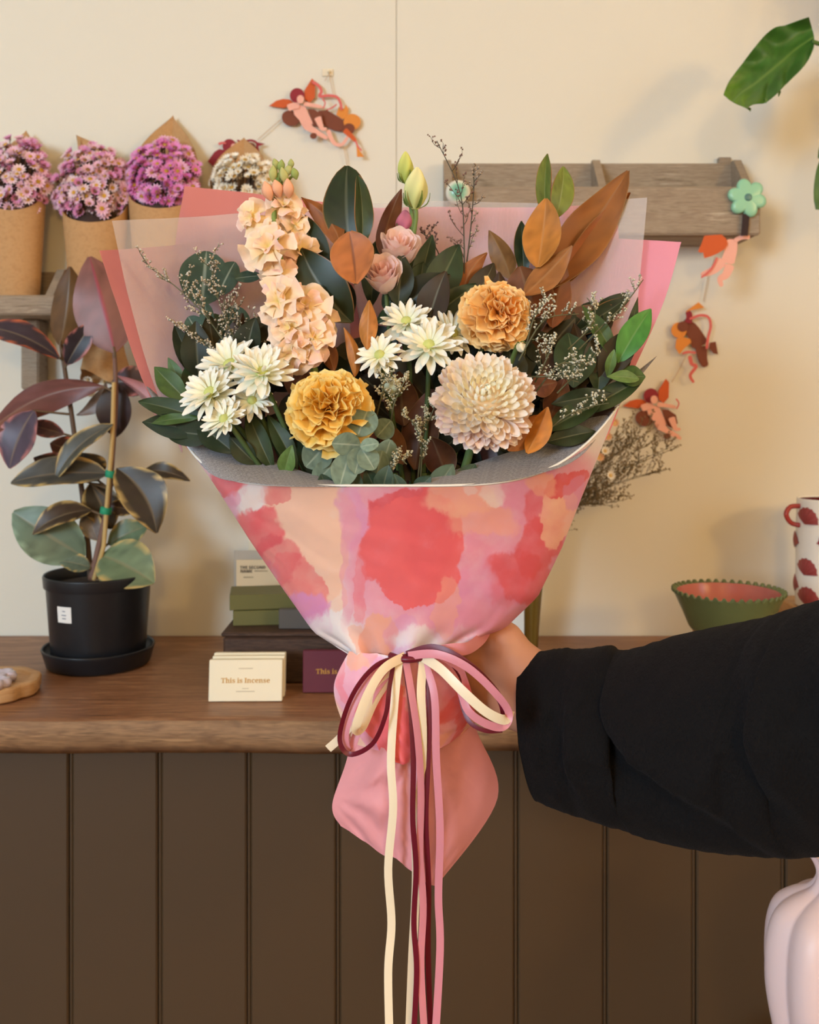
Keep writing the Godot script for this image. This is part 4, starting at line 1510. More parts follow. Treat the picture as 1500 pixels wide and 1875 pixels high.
		pleaf(B, "ruscus_leaf", g[0], g[1], g[2], M.leaf, g[3], g[3].lerp(C(120, 150, 110), 0.35), {"fold": 0.3, "e": 0.9})
	# eucalyptus: round blue green discs
	for g in [[[655, 800, .765], [675, 748, .775], 58], [[660, 815, .76], [608, 812, .752], 44], [[662, 820, .755], [650, 868, .748], 44], [[662, 822, .752], [686, 860, .75], 42], [[660, 818, .748], [694, 812, .745], 26], [[640, 830, .755], [622, 893, .748], 50], [[600, 810, .78], [560, 855, .775], 58], [[610, 850, .78], [575, 885, .775], 44], [[690, 800, .79], [716, 770, .79], 42], [[700, 850, .78], [715, 805, .775], 44], [[700, 880, .775], [740, 890, .77], 32], [[690, 870, .77], [700, 825, .765], 36], [[640, 790, .78], [600, 780, .785], 40],
		[[370, 560, .875], [378, 460, .895], 88], [[400, 540, .88], [430, 480, .89], 46], [[385, 600, .865], [375, 555, .87], 28], [[430, 510, .875], [478, 505, .885], 22], [[360, 650, .865], [385, 590, .87], 26], [[370, 620, .87], [345, 580, .875], 40], [[400, 640, .87], [390, 575, .88], 60], [[440, 620, .87], [425, 560, .88], 50], [[355, 690, .86], [372, 640, .865], 22]]:
		var dull: bool = g[0][1] < 700
		var c1 := (C(72, 92, 76) if dull else eu) * R(0.75, 1.05)
		c1.a = 1.0
		pleaf(B, "eucalyptus_leaf", g[0], g[1], g[2], M.leaf_matte, c1, c1.lerp(C(170, 184, 170), 0.3), {"fold": 0.12, "e": 0.55, "k": 0.95, "bend": 0.05, "rib": c1.lerp(C(190, 200, 180), 0.4)})
	# deep filler foliage between the stems
	rng.seed = 21
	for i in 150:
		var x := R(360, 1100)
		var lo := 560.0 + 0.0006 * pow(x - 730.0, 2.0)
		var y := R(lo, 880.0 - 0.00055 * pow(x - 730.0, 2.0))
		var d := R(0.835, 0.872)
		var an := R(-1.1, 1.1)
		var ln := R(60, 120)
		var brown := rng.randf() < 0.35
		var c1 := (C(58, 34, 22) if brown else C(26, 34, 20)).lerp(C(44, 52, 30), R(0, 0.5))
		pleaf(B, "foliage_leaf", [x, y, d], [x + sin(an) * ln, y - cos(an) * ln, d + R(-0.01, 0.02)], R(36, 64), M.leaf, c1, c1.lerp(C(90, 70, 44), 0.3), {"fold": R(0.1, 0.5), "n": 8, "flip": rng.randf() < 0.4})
	for g in [[[655, 905, .762], [640, 850, .755], 36], [[700, 905, .76], [712, 852, .752], 40], [[740, 902, .76], [722, 868, .75], 28], [[760, 902, .758], [790, 872, .75], 30], [[690, 900, .765], [670, 860, .757], 34], [[600, 905, .77], [588, 868, .76], 34], [[790, 905, .77], [830, 850, .77], 44], [[840, 900, .775], [870, 850, .785], 40]]:
		var c2 := C(44, 62, 42).lerp(C(92, 112, 96), R(0, 0.7))
		pleaf(B, "foliage_leaf", g[0], g[1], g[2], M.leaf, c2, c2.lerp(C(90, 70, 44), 0.3), {"fold": 0.2, "e": 0.7, "n": 8})
	# sea lavender sprays
	rng.seed = 33
	var wl := C(226, 214, 196)
	var sl := "feathery spray of tiny cream blooms"
	spray(B, "sea_lavender", [[450, 700, .83], [400, 610, .84], [345, 545, .85], [262, 478, .855]], 16, 70, 2, wl, sl)
	spray(B, "sea_lavender", [[470, 700, .83], [420, 600, .84], [395, 530, .85], [385, 470, .855]], 15, 75, 2, wl, sl)
	spray(B, "sea_lavender", [[480, 690, .83], [460, 640, .84], [440, 600, .85], [425, 560, .855]], 9, 50, 1, wl, sl)
	spray(B, "sea_lavender", [[430, 680, .83], [380, 630, .84], [345, 605, .85], [318, 595, .855]], 8, 40, 2, wl, sl)
	spray(B, "sea_lavender", [[850, 560, .86], [850, 440, .865], [842, 350, .87], [800, 258, .875]], 13, 60, 1, C(150, 116, 104), "thin dark spray with sparse dried blooms", Color(0.07, 0.06, 0.04))
	spray(B, "sea_lavender", [[850, 520, .865], [862, 420, .87], [868, 340, .875], [866, 318, .88]], 9, 40, 1, C(190, 170, 150), "thin dark spray with sparse dried blooms", Color(0.07, 0.06, 0.04))
	spray(B, "sea_lavender", [[830, 540, .87], [810, 480, .875], [790, 440, .88], [770, 425, .885]], 8, 40, 1, C(120, 92, 92), "thin dark spray with sparse dried blooms", Color(0.07, 0.06, 0.04))
	for g in [[[950, 660, .80], [985, 600, .79], [1010, 580, .79], [1060, 575, .795]], [[960, 650, .80], [975, 590, .79], [990, 560, .79], [1000, 540, .80]], [[980, 720, .80], [1020, 670, .79], [1050, 665, .79], [1080, 668, .79]], [[980, 700, .80], [1000, 660, .79], [1008, 640, .79], [1015, 620, .79]], [[1060, 640, .83], [1110, 590, .83], [1150, 550, .835], [1178, 512, .84]], [[1040, 640, .82], [1080, 600, .82], [1090, 570, .82], [1075, 545, .82]], [[1020, 720, .81], [1060, 680, .81], [1090, 650, .81], [1095, 620, .81]], [[1000, 790, .79], [1040, 760, .79], [1080, 745, .79], [1115, 738, .79]], [[960, 690, .80], [985, 690, .79], [1020, 690, .785], [1060, 700, .79]]]:
		spray(B, "sea_lavender", g, 9, 40, 1, C(230, 226, 204), sl)
	for g in [[[770, 880, .79], [772, 820, .78], [760, 780, .775], [735, 750, .775]], [[765, 880, .79], [775, 800, .785], [790, 760, .785], [800, 735, .785]], [[700, 880, .77], [715, 860, .765], [730, 840, .765], [745, 850, .765]], [[715, 780, .80], [722, 740, .79], [735, 710, .785], [745, 690, .785]], [[690, 760, .80], [700, 720, .79], [705, 690, .79], [712, 680, .79]]]:
		spray(B, "sea_lavender", g, 8, 32, 2, C(216, 208, 176), sl)
	# stems bound in the hand, inside the paper
	for i in 14:
		var mb := MB.new()
		var a := TAU * i / 14.0
		var off := Vector3(cos(a) * 0.014, 0, sin(a) * 0.011)
		mb.tube(curve([P(750, 860, 0.855) + off * 4.0, P(745, 1180, .852) + off * 0.9, P(745, 1300, .848) + off * 0.9, P(748, 1440, .842) + off * 1.1], 10), 0.0028, 0.0028, 6, C(80, 100, 56))
		part(B, "stem", mb.mesh(M.stem, true, false))


# ==================================================================== the outstretched arm
# distance to a bone that tapers from a to b
func bone(p: Vector3, a: Vector3, b: Vector3, ra: float, rb: float) -> float:
	var ab := b - a
	var t := clampf((p - a).dot(ab) / ab.length_squared(), 0.0, 1.0)
	return p.distance_to(a + ab * t) - lerpf(ra, rb, t)


# bones: [a, b, radius a, radius b]; one smooth skin over all of them, meshed as surface nets
func skin_mesh(mb: MB, bones: Array, cell: float, k: float) -> void:
	var lo := Vector3(1e9, 1e9, 1e9)
	var hi := -lo
	for q in bones:
		for e in 2:
			var r: float = q[2 + e] + 3.0 * cell
			lo = lo.min(q[e] - Vector3.ONE * r)
			hi = hi.max(q[e] + Vector3.ONE * r)
	var n := Vector3i(((hi - lo) / cell).ceil()) + Vector3i.ONE
	var f := PackedFloat32Array()
	f.resize(n.x * n.y * n.z)
	f.fill(1.0)
	var sx := n.y * n.z
	var reach := 3.0 * cell + k
	for q in bones:
		var r: float = maxf(q[2], q[3]) + reach
		var a := Vector3i(((q[0].min(q[1]) - Vector3.ONE * r - lo) / cell).floor()).clamp(Vector3i.ZERO, n - Vector3i.ONE)
		var b := Vector3i(((q[0].max(q[1]) + Vector3.ONE * r - lo) / cell).ceil()).clamp(Vector3i.ZERO, n - Vector3i.ONE)
		for x in range(a.x, b.x + 1):
			for y in range(a.y, b.y + 1):
				for z in range(a.z, b.z + 1):
					var i := x * sx + y * n.z + z
					var d := bone(lo + Vector3(x, y, z) * cell, q[0], q[1], q[2], q[3])
					var e := f[i]
					if e > 0.9:
						f[i] = d
					else:
						var h := maxf(k - absf(d - e), 0.0) / k
						f[i] = minf(d, e) - h * h * k * 0.25
	var id := {}
	for x in n.x - 1:
		for y in n.y - 1:
			for z in n.z - 1:
				var i := x * sx + y * n.z + z
				if f[i] > 0.9:
					continue
				var sum := Vector3.ZERO
				var cnt := 0
				var c := [f[i], f[i + 1], f[i + n.z], f[i + n.z + 1], f[i + sx], f[i + sx + 1], f[i + sx + n.z], f[i + sx + n.z + 1]]
				var neg := 0
				for q in 8:
					if c[q] < 0.0:
						neg += 1
				if neg == 0 or neg == 8:
					continue
				for q in 8:
					for ax in [1, 2, 4]:
						if q & ax:
							continue
						var w: int = q | ax
						if (c[q] < 0.0) != (c[w] < 0.0):
							var t: float = c[q] / (c[q] - c[w])
							var pa := Vector3(1 if q & 4 else 0, 1 if q & 2 else 0, 1 if q & 1 else 0)
							var pb := Vector3(1 if w & 4 else 0, 1 if w & 2 else 0, 1 if w & 1 else 0)
							sum += pa.lerp(pb, t)
							cnt += 1
				id[i] = mb.add(lo + (Vector3(x, y, z) + sum / cnt) * cell)
	for i in id:
		var x: int = i / sx
		var y: int = (i / n.z) % n.y
		var z: int = i % n.z
		var st := [sx, n.z, 1]
		var co := [x, y, z]
		for ax in 3:
			var u: int = (ax + 1) % 3
			var v: int = (ax + 2) % 3
			if co[u] == 0 or co[v] == 0:
				continue
			var a := f[i]
			var b := f[i + st[ax]]
			if (a < 0.0) == (b < 0.0):
				continue
			var q1: int = i - st[u]
			var q2: int = i - st[u] - st[v]
			var q3: int = i - st[v]
			if not (id.has(q1) and id.has(q2) and id.has(q3)):
				continue
			if a < 0.0:
				mb.quad(id[i], id[q3], id[q2], id[q1])
			else:
				mb.quad(id[i], id[q1], id[q2], id[q3])


func person() -> void:
	var t := thing("person", "outstretched arm in a wide black crinkled sleeve, hand gripping the bouquet", "person", P(985, 1330, 0.87))
	var bones := []
	var wrist := P(992, 1272, .868)
	# forearm inside the sleeve, up to the shoulder beyond the frame
	var elbow := P(1560, 1320, .695)
	bones.append([elbow, wrist, 0.036, 0.027])
	bones.append([elbow, P(1920, 1245, .545), 0.036, 0.038])
	bones.append([P(1920, 1245, .545), Vector3(0.50, 1.15, 0.10), 0.038, 0.04])
	# back of the hand: four metacarpals fan out from the wrist
	var kn := [P(880, 1196, .888), P(876, 1228, .893), P(878, 1260, .894), P(888, 1290, .890)]
	for i in 4:
		var base: Vector3 = wrist + Vector3(-0.004, 0.016 - 0.012 * i, -0.002)
		bones.append([base, kn[i], 0.0175, 0.0145])
	bones.append([wrist + Vector3(-0.012, 0.014, 0.0), P(930, 1215, .875), 0.022, 0.019])
	bones.append([wrist + Vector3(-0.012, -0.010, 0.0), P(925, 1285, .878), 0.021, 0.016])
	# fingers curl behind the neck of the bouquet
	var fin := [[1.0, 0.0095], [1.1, 0.0098], [1.02, 0.0093], [0.82, 0.0085]]
	for i in 4:
		var l: float = fin[i][0]
		var r: float = fin[i][1]
		var a: Vector3 = kn[i]
		var b: Vector3 = a + Vector3(-0.040 * l, -0.002 + 0.001 * i, -0.006)
		var c: Vector3 = b + Vector3(-0.024 * l, -0.002, 0.004)
		var e: Vector3 = c + Vector3(-0.014 * l, -0.002, 0.012)
		bones.append([a, b, r * 1.15, r])
		bones.append([b, c, r, r * 0.92])
		bones.append([c, e, r * 0.92, r * 0.8])
	# thumb runs up behind the collar
	var tb := P(955, 1218, .868)
	var t1 := P(925, 1172, .872)
	var t2 := P(880, 1140, .88)
	var t3 := P(842, 1120, .885)
	bones.append([tb, t1, 0.020, 0.0145])
	bones.append([t1, t2, 0.0135, 0.0115])
	bones.append([t2, t3, 0.0115, 0.0088])
	var mb := MB.new()
	skin_mesh(mb, bones, 0.0034, 0.012)
	part(t, "arm_and_hand", mb.mesh(M.skin, true, false), Transform3D.IDENTITY, "bare hand closed round the neck of the bouquet")
	# thumb nail
	var nb := MB.new()
	var nrows := []
	for i in 5:
		var row := []
		for j in 5:
			var q := t3 + Vector3((i - 2) * 0.0022, (j - 2) * 0.002 + 0.006, 0.0062 - 0.0007 * (j - 2) * (j - 2))
			row.append(q)
		nrows.append(row)
	nb.sheet(nrows, Color.WHITE, Color.WHITE, 0.0005)
	part(t, "thumb_nail", nb.mesh(mat(226, 170, 150, 0.3), true, false))
	# sleeve: sections from cuff to shoulder [top x, top y, bottom x, bottom y, distance, depth of section]
	var sec := [[958, 1202, 986, 1466, .868, .040], [1010, 1190, 1030, 1482, .855, .052], [1060, 1190, 1075, 1495, .845, .060], [1112, 1185, 1130, 1510, .83, .064], [1142, 1194, 1190, 1527, .82, .066], [1250, 1161, 1280, 1550, .785, .072], [1400, 1130, 1400, 1566, .735, .08], [1455, 1112, 1452, 1568, .715, .082], [1500, 1098, 1500, 1566, .70, .085], [1620, 1060, 1640, 1556, .655, .09], [1850, 1000, 1880, 1500, .57, .095], [2200, 930, 2240, 1440, .45, .10]]
	var mids := []
	var ups := []
	var dps := []
	for s in sec:
		var a := P(s[0], s[1], s[4])
		var b := P(s[2], s[3], s[4])
		mids.append((a + b) * 0.5)
		ups.append((a - b) * 0.5)
		dps.append(Vector3(s[5], 0, 0))
	# on to the shoulder beside the lens
	for q in [Vector3(0.44, 1.15, -0.22), Vector3(0.49, 1.15, 0.0), Vector3(0.52, 1.16, 0.2)]:
		mids.append(q)
		ups.append(Vector3(0, 0.078, 0))
		dps.append(Vector3(0.095, 0, 0))
	var NS := 140
	var mc := curve(mids, NS)
	var uc := curve(ups, NS)
	var dc := curve(dps, NS)
	var rows := []
	var NA := 72
	var last_out := Vector3.BACK
	for i in NS + 1:
		var ax: Vector3 = (mc[mini(i + 1, NS)] - mc[maxi(i - 1, 0)]).normalized()
		var up: Vector3 = uc[i]
		var out: Vector3 = up.normalized().cross(ax).normalized()   # towards or away from the lens
		if i == 0 and out.z < 0.0 or i > 0 and out.dot(last_out) < 0.0:
			out = -out
		last_out = out
		var row := []
		var t_ := float(i) / NS
		out = Vector3(-0.4, 0, 1).lerp(out, smoothstep(0.0, 0.22, t_)).normalized()
		for j in NA + 1:
			var an := TAU * j / NA
			var cy := sin(an)
			var cx := cos(an)
			var p: Vector3 = mc[i] + up * cy + out * dc[i].x * cx * (1.0 - 0.25 * maxf(-cy, 0.0))
			# drapes: long folds that fall from the wrist and run back under the forearm
			var hgt := cy
			var fold := 0.0
			for g in [[0.26, 0.24, 0.043, 0.011], [0.134, 0.04, 0.04, 0.004], [0.49, 0.16, 0.047, 0.007], [0.65, 0.08, 0.047, 0.009]]:
				var centre: float = g[0] + g[1] * pow(maxf(0.0, 0.75 - hgt) / 1.75, 1.4)
				var dd: float = (t_ - centre) / g[2]
				fold += g[3] * (dd * exp(-dd * dd) * 2.0 - exp(-dd * dd) * 0.7)
			fold += noise.get_noise_2d(t_ * 14.0, hgt * 2.0 + (4.0 if cx < 0.0 else 0.0)) * 0.004
			var amt := clampf(t_ * 14.0, 0.25, 1.0) * clampf(1.1 - absf(cy) * 0.75, 0.0, 1.0)
			p += (out * signf(cx) * absf(cx)) * fold * amt * 1.6
			p += up.normalized() * noise.get_noise_2d(t_ * 60.0, cy * 3.0) * 0.0012
			row.append(p)
		rows.append(row)
	var sb := MB.new()
	sb.grid(rows, Color.WHITE)
	# turned hem inside the cuff
	var hem := [rows[0]]
	for k in 4:
		var r2 := []
		for j in NA + 1:
			var c: Vector3 = mc[0]
			r2.append(c + (rows[mini(k * 2, NS)][j] - mc[mini(k * 2, NS)]) * [0.985, 0.96, 0.95, 0.94][k] + Vector3([-0.001, 0.004, 0.02, 0.05][k], 0, 0))
		hem.append(r2)
	sb.grid(hem, Color.WHITE, [], true)
	var capc := sb.add(mc[NS])
	var first := NS * (NA + 1)
	for j in NA:
		sb.tri(capc, first + j, first + j + 1)
	part(t, "sleeve", sb.mesh(M.sleeve, true, false), Transform3D.IDENTITY, "wide black crinkled cotton sleeve")


# ==================================================================== shelf with dried flowers
func daisy_mesh(petal: Color, tipc: Color, heart: Color, open: float) -> ArrayMesh:
	var mb := MB.new()
	var n := 11
	for i in n:
		var a := TAU * i / n
		var w := 0.30
		var el := lerpf(1.25, 0.25, open)
		var r := Vector3(cos(a), 0, sin(a))
		var s := Vector3(-sin(a), 0, cos(a))
		var c1 := r * 0.25
		var c2 := r * (0.25 + 0.45 * cos(el)) + Vector3.UP * 0.45 * sin(el)
		var c3 := r * (0.25 + 0.78 * cos(el - 0.2)) + Vector3.UP * 0.72 * sin(el - 0.1)
		var i0 := mb.add(c1 - s * 0.08, petal)
		var i1 := mb.add(c1 + s * 0.08, petal)
		var i2 := mb.add(c2 + s * w * 0.55, petal.lerp(tipc, 0.5))
		var i3 := mb.add(c2 - s * w * 0.55, petal.lerp(tipc, 0.5))
		var i4 := mb.add(c3, tipc)
		mb.quad(i0, i1, i2, i3)
		mb.tri(i3, i2, i4)
	mb.lathe([Vector2(0.30, 0.02), Vector2(0.30, 0.12), Vector2(0.18, 0.2), Vector2(0.0, 0.16)], Vector3.ZERO, 10, [heart * 0.8, heart, heart, heart * 0.7])
	mb.lathe([Vector2(0.04, -0.3), Vector2(0.22, -0.18), Vector2(0.3, 0.02)], Vector3.ZERO, 8, C(120, 96, 70))
	return mb.mesh(M.tiny, true, false)


func bunch(px0: float, px1: float, lip_y: float, foot_y: float, tip: Vector2, heads: Vector2, hx: Vector2, n: int, kinds: Array, label: String, group: String, seed_: int, d := 1.478, foot_w := 0.74) -> void:
	rng.seed = seed_
	var cx := (px0 + px1) * 0.5
	var r := S((px1 - px0) * 0.5, d)
	var foot := P(cx, foot_y, d)
	var t := thing("dried_daisy_bunch", label, "dried flowers", foot, group)
	foot.y = P(0, 577, 1.425).y + 0.013
	t.position = foot
	var h := P(0, lip_y, d - r).y - foot.y
	var tipw := P(tip.x, tip.y, d + 0.03)
	# rolled kraft paper: low lip in front, rising to a point behind
	var rows := []
	var seg := 48
	for k in 13:
		rows.append([])
	for j in seg + 1:
		var a := TAU * j / seg + PI / 2 - PI / 6   # the seam lies in front, off to one side
		var back := clampf((1.0 - sin(a)) * 0.5, 0.0, 1.0)   # sin(a)=1 faces the room
		var rise := pow(back, 2.0)
		var tw := Vector3(cos(a), 0, sin(a) * 0.75)
		var lip := foot + tw * r * 1.02 + Vector3(0, h * (1.0 + 0.28 * pow(back, 0.8)), 0)
		var top := lip.lerp(Vector3(lerpf(lip.x, tipw.x, pow(back, 6.0)), tipw.y, lip.z), 0.0)
		top.y = lerpf(lip.y - h * 0.02 * cos(a) , tipw.y, pow(back, 2.2))
		top.x = lerpf(lip.x, tipw.x, pow(back, 10.0))
		for k in 13:
			var v := k / 12.0
			var low := foot + tw * r * foot_w
			rows[k].append(low.lerp(top, v))
	var mb := MB.new()
	mb.sheet(rows, Color.WHITE, Color.WHITE, 0.0006)
	part(t, "kraft_paper", mb.mesh(M.kraft, true, false), Transform3D.IDENTITY, "rolled brown kraft paper")
	var fl := MB.new()
	var st := MB.new()
	var headc := Vector2((hx.x + hx.y) * 0.5, (heads.x + heads.y) * 0.5)
	for i in n:
		# heads fill a dome
		var u := R(-1, 1)
		var w := R(-1, 1)
		while u * u + w * w > 1.0:
			u = R(-1, 1)
			w = R(-1, 1)
		var dep := d + 0.004 - 0.036 * sqrt(maxf(0.0, 1.0 - u * u - w * w)) * 1.2 + R(-0.006, 0.012)
		var dome := sqrt(maxf(0.0, 1.0 - u * u - w * w))
		var p := P(headc.x + u * (hx.y - hx.x) * 0.46, headc.y + w * (heads.y - heads.x) * 0.5, dep)
		var dir := Vector3(u * 0.8 + R(-0.4, 0.4), -w * 0.6 + 0.35 + R(-0.3, 0.3), 0.75)
		var sz := R(0.0088, 0.0118)
		part(t, "daisy", kinds[rng.randi() % kinds.size()], Transform3D(aim_basis(dir, R(0, 6)).scaled_local(Vector3.ONE * sz), p))
		st.tube([p - dir.normalized() * 0.002, p.lerp(foot + Vector3(0, h * 0.7, 0), 0.45) + Vector3(0, -0.006, 0), foot + Vector3(R(-1, 1) * r * 0.4, h * 0.3, R(-1, 1) * r * 0.3)], 0.0007, 0.0008, 4, C(88, 66, 48), false)
	var o := part(t, "dry_stems", st.mesh(M.stem, true, false))
	o.set_meta("kind", "stuff")
	# plain dark form added to fill the depth of the bunch
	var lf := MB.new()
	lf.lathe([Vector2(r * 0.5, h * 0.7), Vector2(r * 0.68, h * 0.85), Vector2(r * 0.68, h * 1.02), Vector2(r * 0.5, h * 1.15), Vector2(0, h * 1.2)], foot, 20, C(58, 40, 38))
	part(t, "dark_filler", lf.mesh(M.tiny, true, false))


func trough(called: String, label: String, px0: float, px1: float, y_back: float, y_front: float, y_low: float, df: float, dividers: Array) -> Node3D:
	var yb := P(0, y_back, WALL_D - 0.012).y
	var yf := P(0, y_front, df).y
	var yl := P(0, y_low, df).y
	var x0 := P(px0, 0, df).x
	var x1 := P(px1, 0, df).x
	var zf := -df
	var zb := -WALL_D + 0.001
	var t := thing(called, label, "wall rack", Vector3((x0 + x1) * 0.5, yl, zb))
	var th := 0.012
	boxpart(t, "back_board", M.grey_wood, Vector3((x0 + x1) * 0.5, (yb + yl) * 0.5, zb + th * 0.5), Vector3(x1 - x0 - 0.004, yb - yl, th), 0.002)
	boxpart(t, "front_board", M.grey_wood, Vector3((x0 + x1) * 0.5, (yf + yl) * 0.5, zf - th * 0.5), Vector3(x1 - x0, yf - yl, th), 0.003)
	boxpart(t, "bottom_board", M.grey_wood, Vector3((x0 + x1) * 0.5, yl + th * 0.5, (zf + zb) * 0.5 - 0.002), Vector3(x1 - x0 - 0.006, th, (zf - zb) - 2.0 * th - 0.002), 0.002)
	for x in [x0 + th * 0.5, x1 - th * 0.5] + dividers:
		# end boards slope from the tall back to the low front
		var mb := MB.new()
		var pr := [Vector2(zb + th + 0.0005, yl + th), Vector2(zf - th - 0.0005, yl + th), Vector2(zf - th - 0.0005, yf - 0.002), Vector2(zf - th - 0.02, yf + 0.004), Vector2(zb + th + 0.012, yb + 0.002), Vector2(zb + th + 0.0005, yb + 0.002)]
		for s in 2:
			for q in pr:
				mb.add(Vector3(x + (s - 0.5) * th, q.y, q.x))
		var n := pr.size()
		for k in range(1, n - 1):
			mb.tri(0, k, k + 1)
			mb.tri(n, n + k + 1, n + k)
		for k in n:
			mb.quad(k, n + k, n + (k + 1) % n, (k + 1) % n)
		part(t, "divider_board", mb.mesh(M.grey_wood, false))
	return t


func left_shelf() -> void:
	var t := trough("flower_rack", "weathered grey timber rack holding the kraft wrapped dried flowers", -160, 470, 498, 540, 577, 1.425, [P(100, 0, 1.478).x, P(374, 0, 1.478).x])
	for x in [55.0, 372.0]:
		var yl := P(0, 577, 1.425).y
		boxpart(t, "bracket", M.grey_wood, Vector3(P(x, 0, 1.49).x, yl - 0.055, -WALL_D + 0.022), Vector3(0.028, 0.11, 0.04), 0.003)
	var pinks := [daisy_mesh(C(232, 172, 200), C(246, 206, 222), C(196, 150, 50), 0.9), daisy_mesh(C(220, 164, 188), C(240, 202, 214), C(150, 104, 60), 0.55), daisy_mesh(C(228, 192, 200), C(244, 224, 226), C(210, 160, 60), 0.8), daisy_mesh(C(200, 120, 168), C(226, 160, 200), C(120, 76, 56), 0.25)]
	var hot := [daisy_mesh(C(222, 110, 186), C(238, 160, 214), C(190, 150, 60), 0.85), daisy_mesh(C(216, 116, 188), C(236, 170, 216), C(140, 100, 60), 0.45), daisy_mesh(C(226, 150, 200), C(244, 206, 228), C(190, 140, 60), 0.9), daisy_mesh(C(196, 92, 164), C(220, 130, 196), C(140, 90, 60), 0.15)]
	var white := [daisy_mesh(C(236, 226, 204), C(248, 242, 226), C(190, 150, 70), 0.85), daisy_mesh(C(232, 220, 196), C(246, 238, 220), C(160, 124, 66), 0.4), daisy_mesh(C(240, 234, 220), C(250, 246, 236), C(200, 160, 80), 0.1)]
	var g := "dried daisy bunches in kraft paper"
	bunch(-22, 84, 382, 540, Vector2(46, 237), Vector2(252, 402), Vector2(-40, 96), 190, pinks, "pink dried daisy bunch in kraft paper at the free end of the rack", g, 101)
	bunch(116, 236, 404, 540, Vector2(136, 244), Vector2(266, 412), Vector2(90, 242), 200, pinks, "pink dried daisy bunch in kraft paper standing between two other bunches", g, 102)
	bunch(236, 362, 378, 540, Vector2(314, 207), Vector2(254, 396), Vector2(226, 370), 210, hot, "bright magenta dried daisy bunch in tall pointed kraft paper", g, 103)
	bunch(386, 492, 372, 540, Vector2(446, 250), Vector2(284, 386), Vector2(386, 508), 130, white, "white dried daisy bunch in kraft paper behind the peach stock", g, 104)
	# small kraft wrapped bunch hanging upside down under the rack
	rng.seed = 15
	var h := thing("hanging_dried_bunch", "small kraft wrapped dried bunch hanging head down under the rack", "dried flowers", P(196, 583, 1.47))
	var mb := MB.new()
	var rows := []
	for k in 9:
		var v := k / 8.0
		var row := []
		for j in 25:
			var a := TAU * j / 24.0
			var rr := S(lerpf(20, 44, v), 1.45) * (1.0 + 0.10 * sin(a * 5.0 + v * 3.0))
			row.append(P(lerpf(196, 190, v), lerpf(590, 690 + 14 * sin(a * 2.0), v), 1.455) + Vector3(cos(a) * rr, 0, sin(a) * rr * 0.8))
		rows.append(row)
	rows.reverse()
	mb.sheet(rows, Color.WHITE, Color.WHITE, 0.0005)
	part(h, "kraft_paper", mb.mesh(M.kraft, true, false))
	var cd := MB.new()
	cd.tube([P(196, 583, 1.47), P(196, 600, 1.46)], 0.003, 0.003, 6)
	part(h, "tie", cd.mesh(M.kraft, true, false))
	for i in 16:
		part(h, "daisy", white[rng.randi() % 3], Transform3D(aim_basis(Vector3(R(-0.5, 0.5), -0.5, 0.8)).scaled_local(Vector3.ONE * 0.008), P(R(150, 235), R(690, 730), R(1.43, 1.47))))


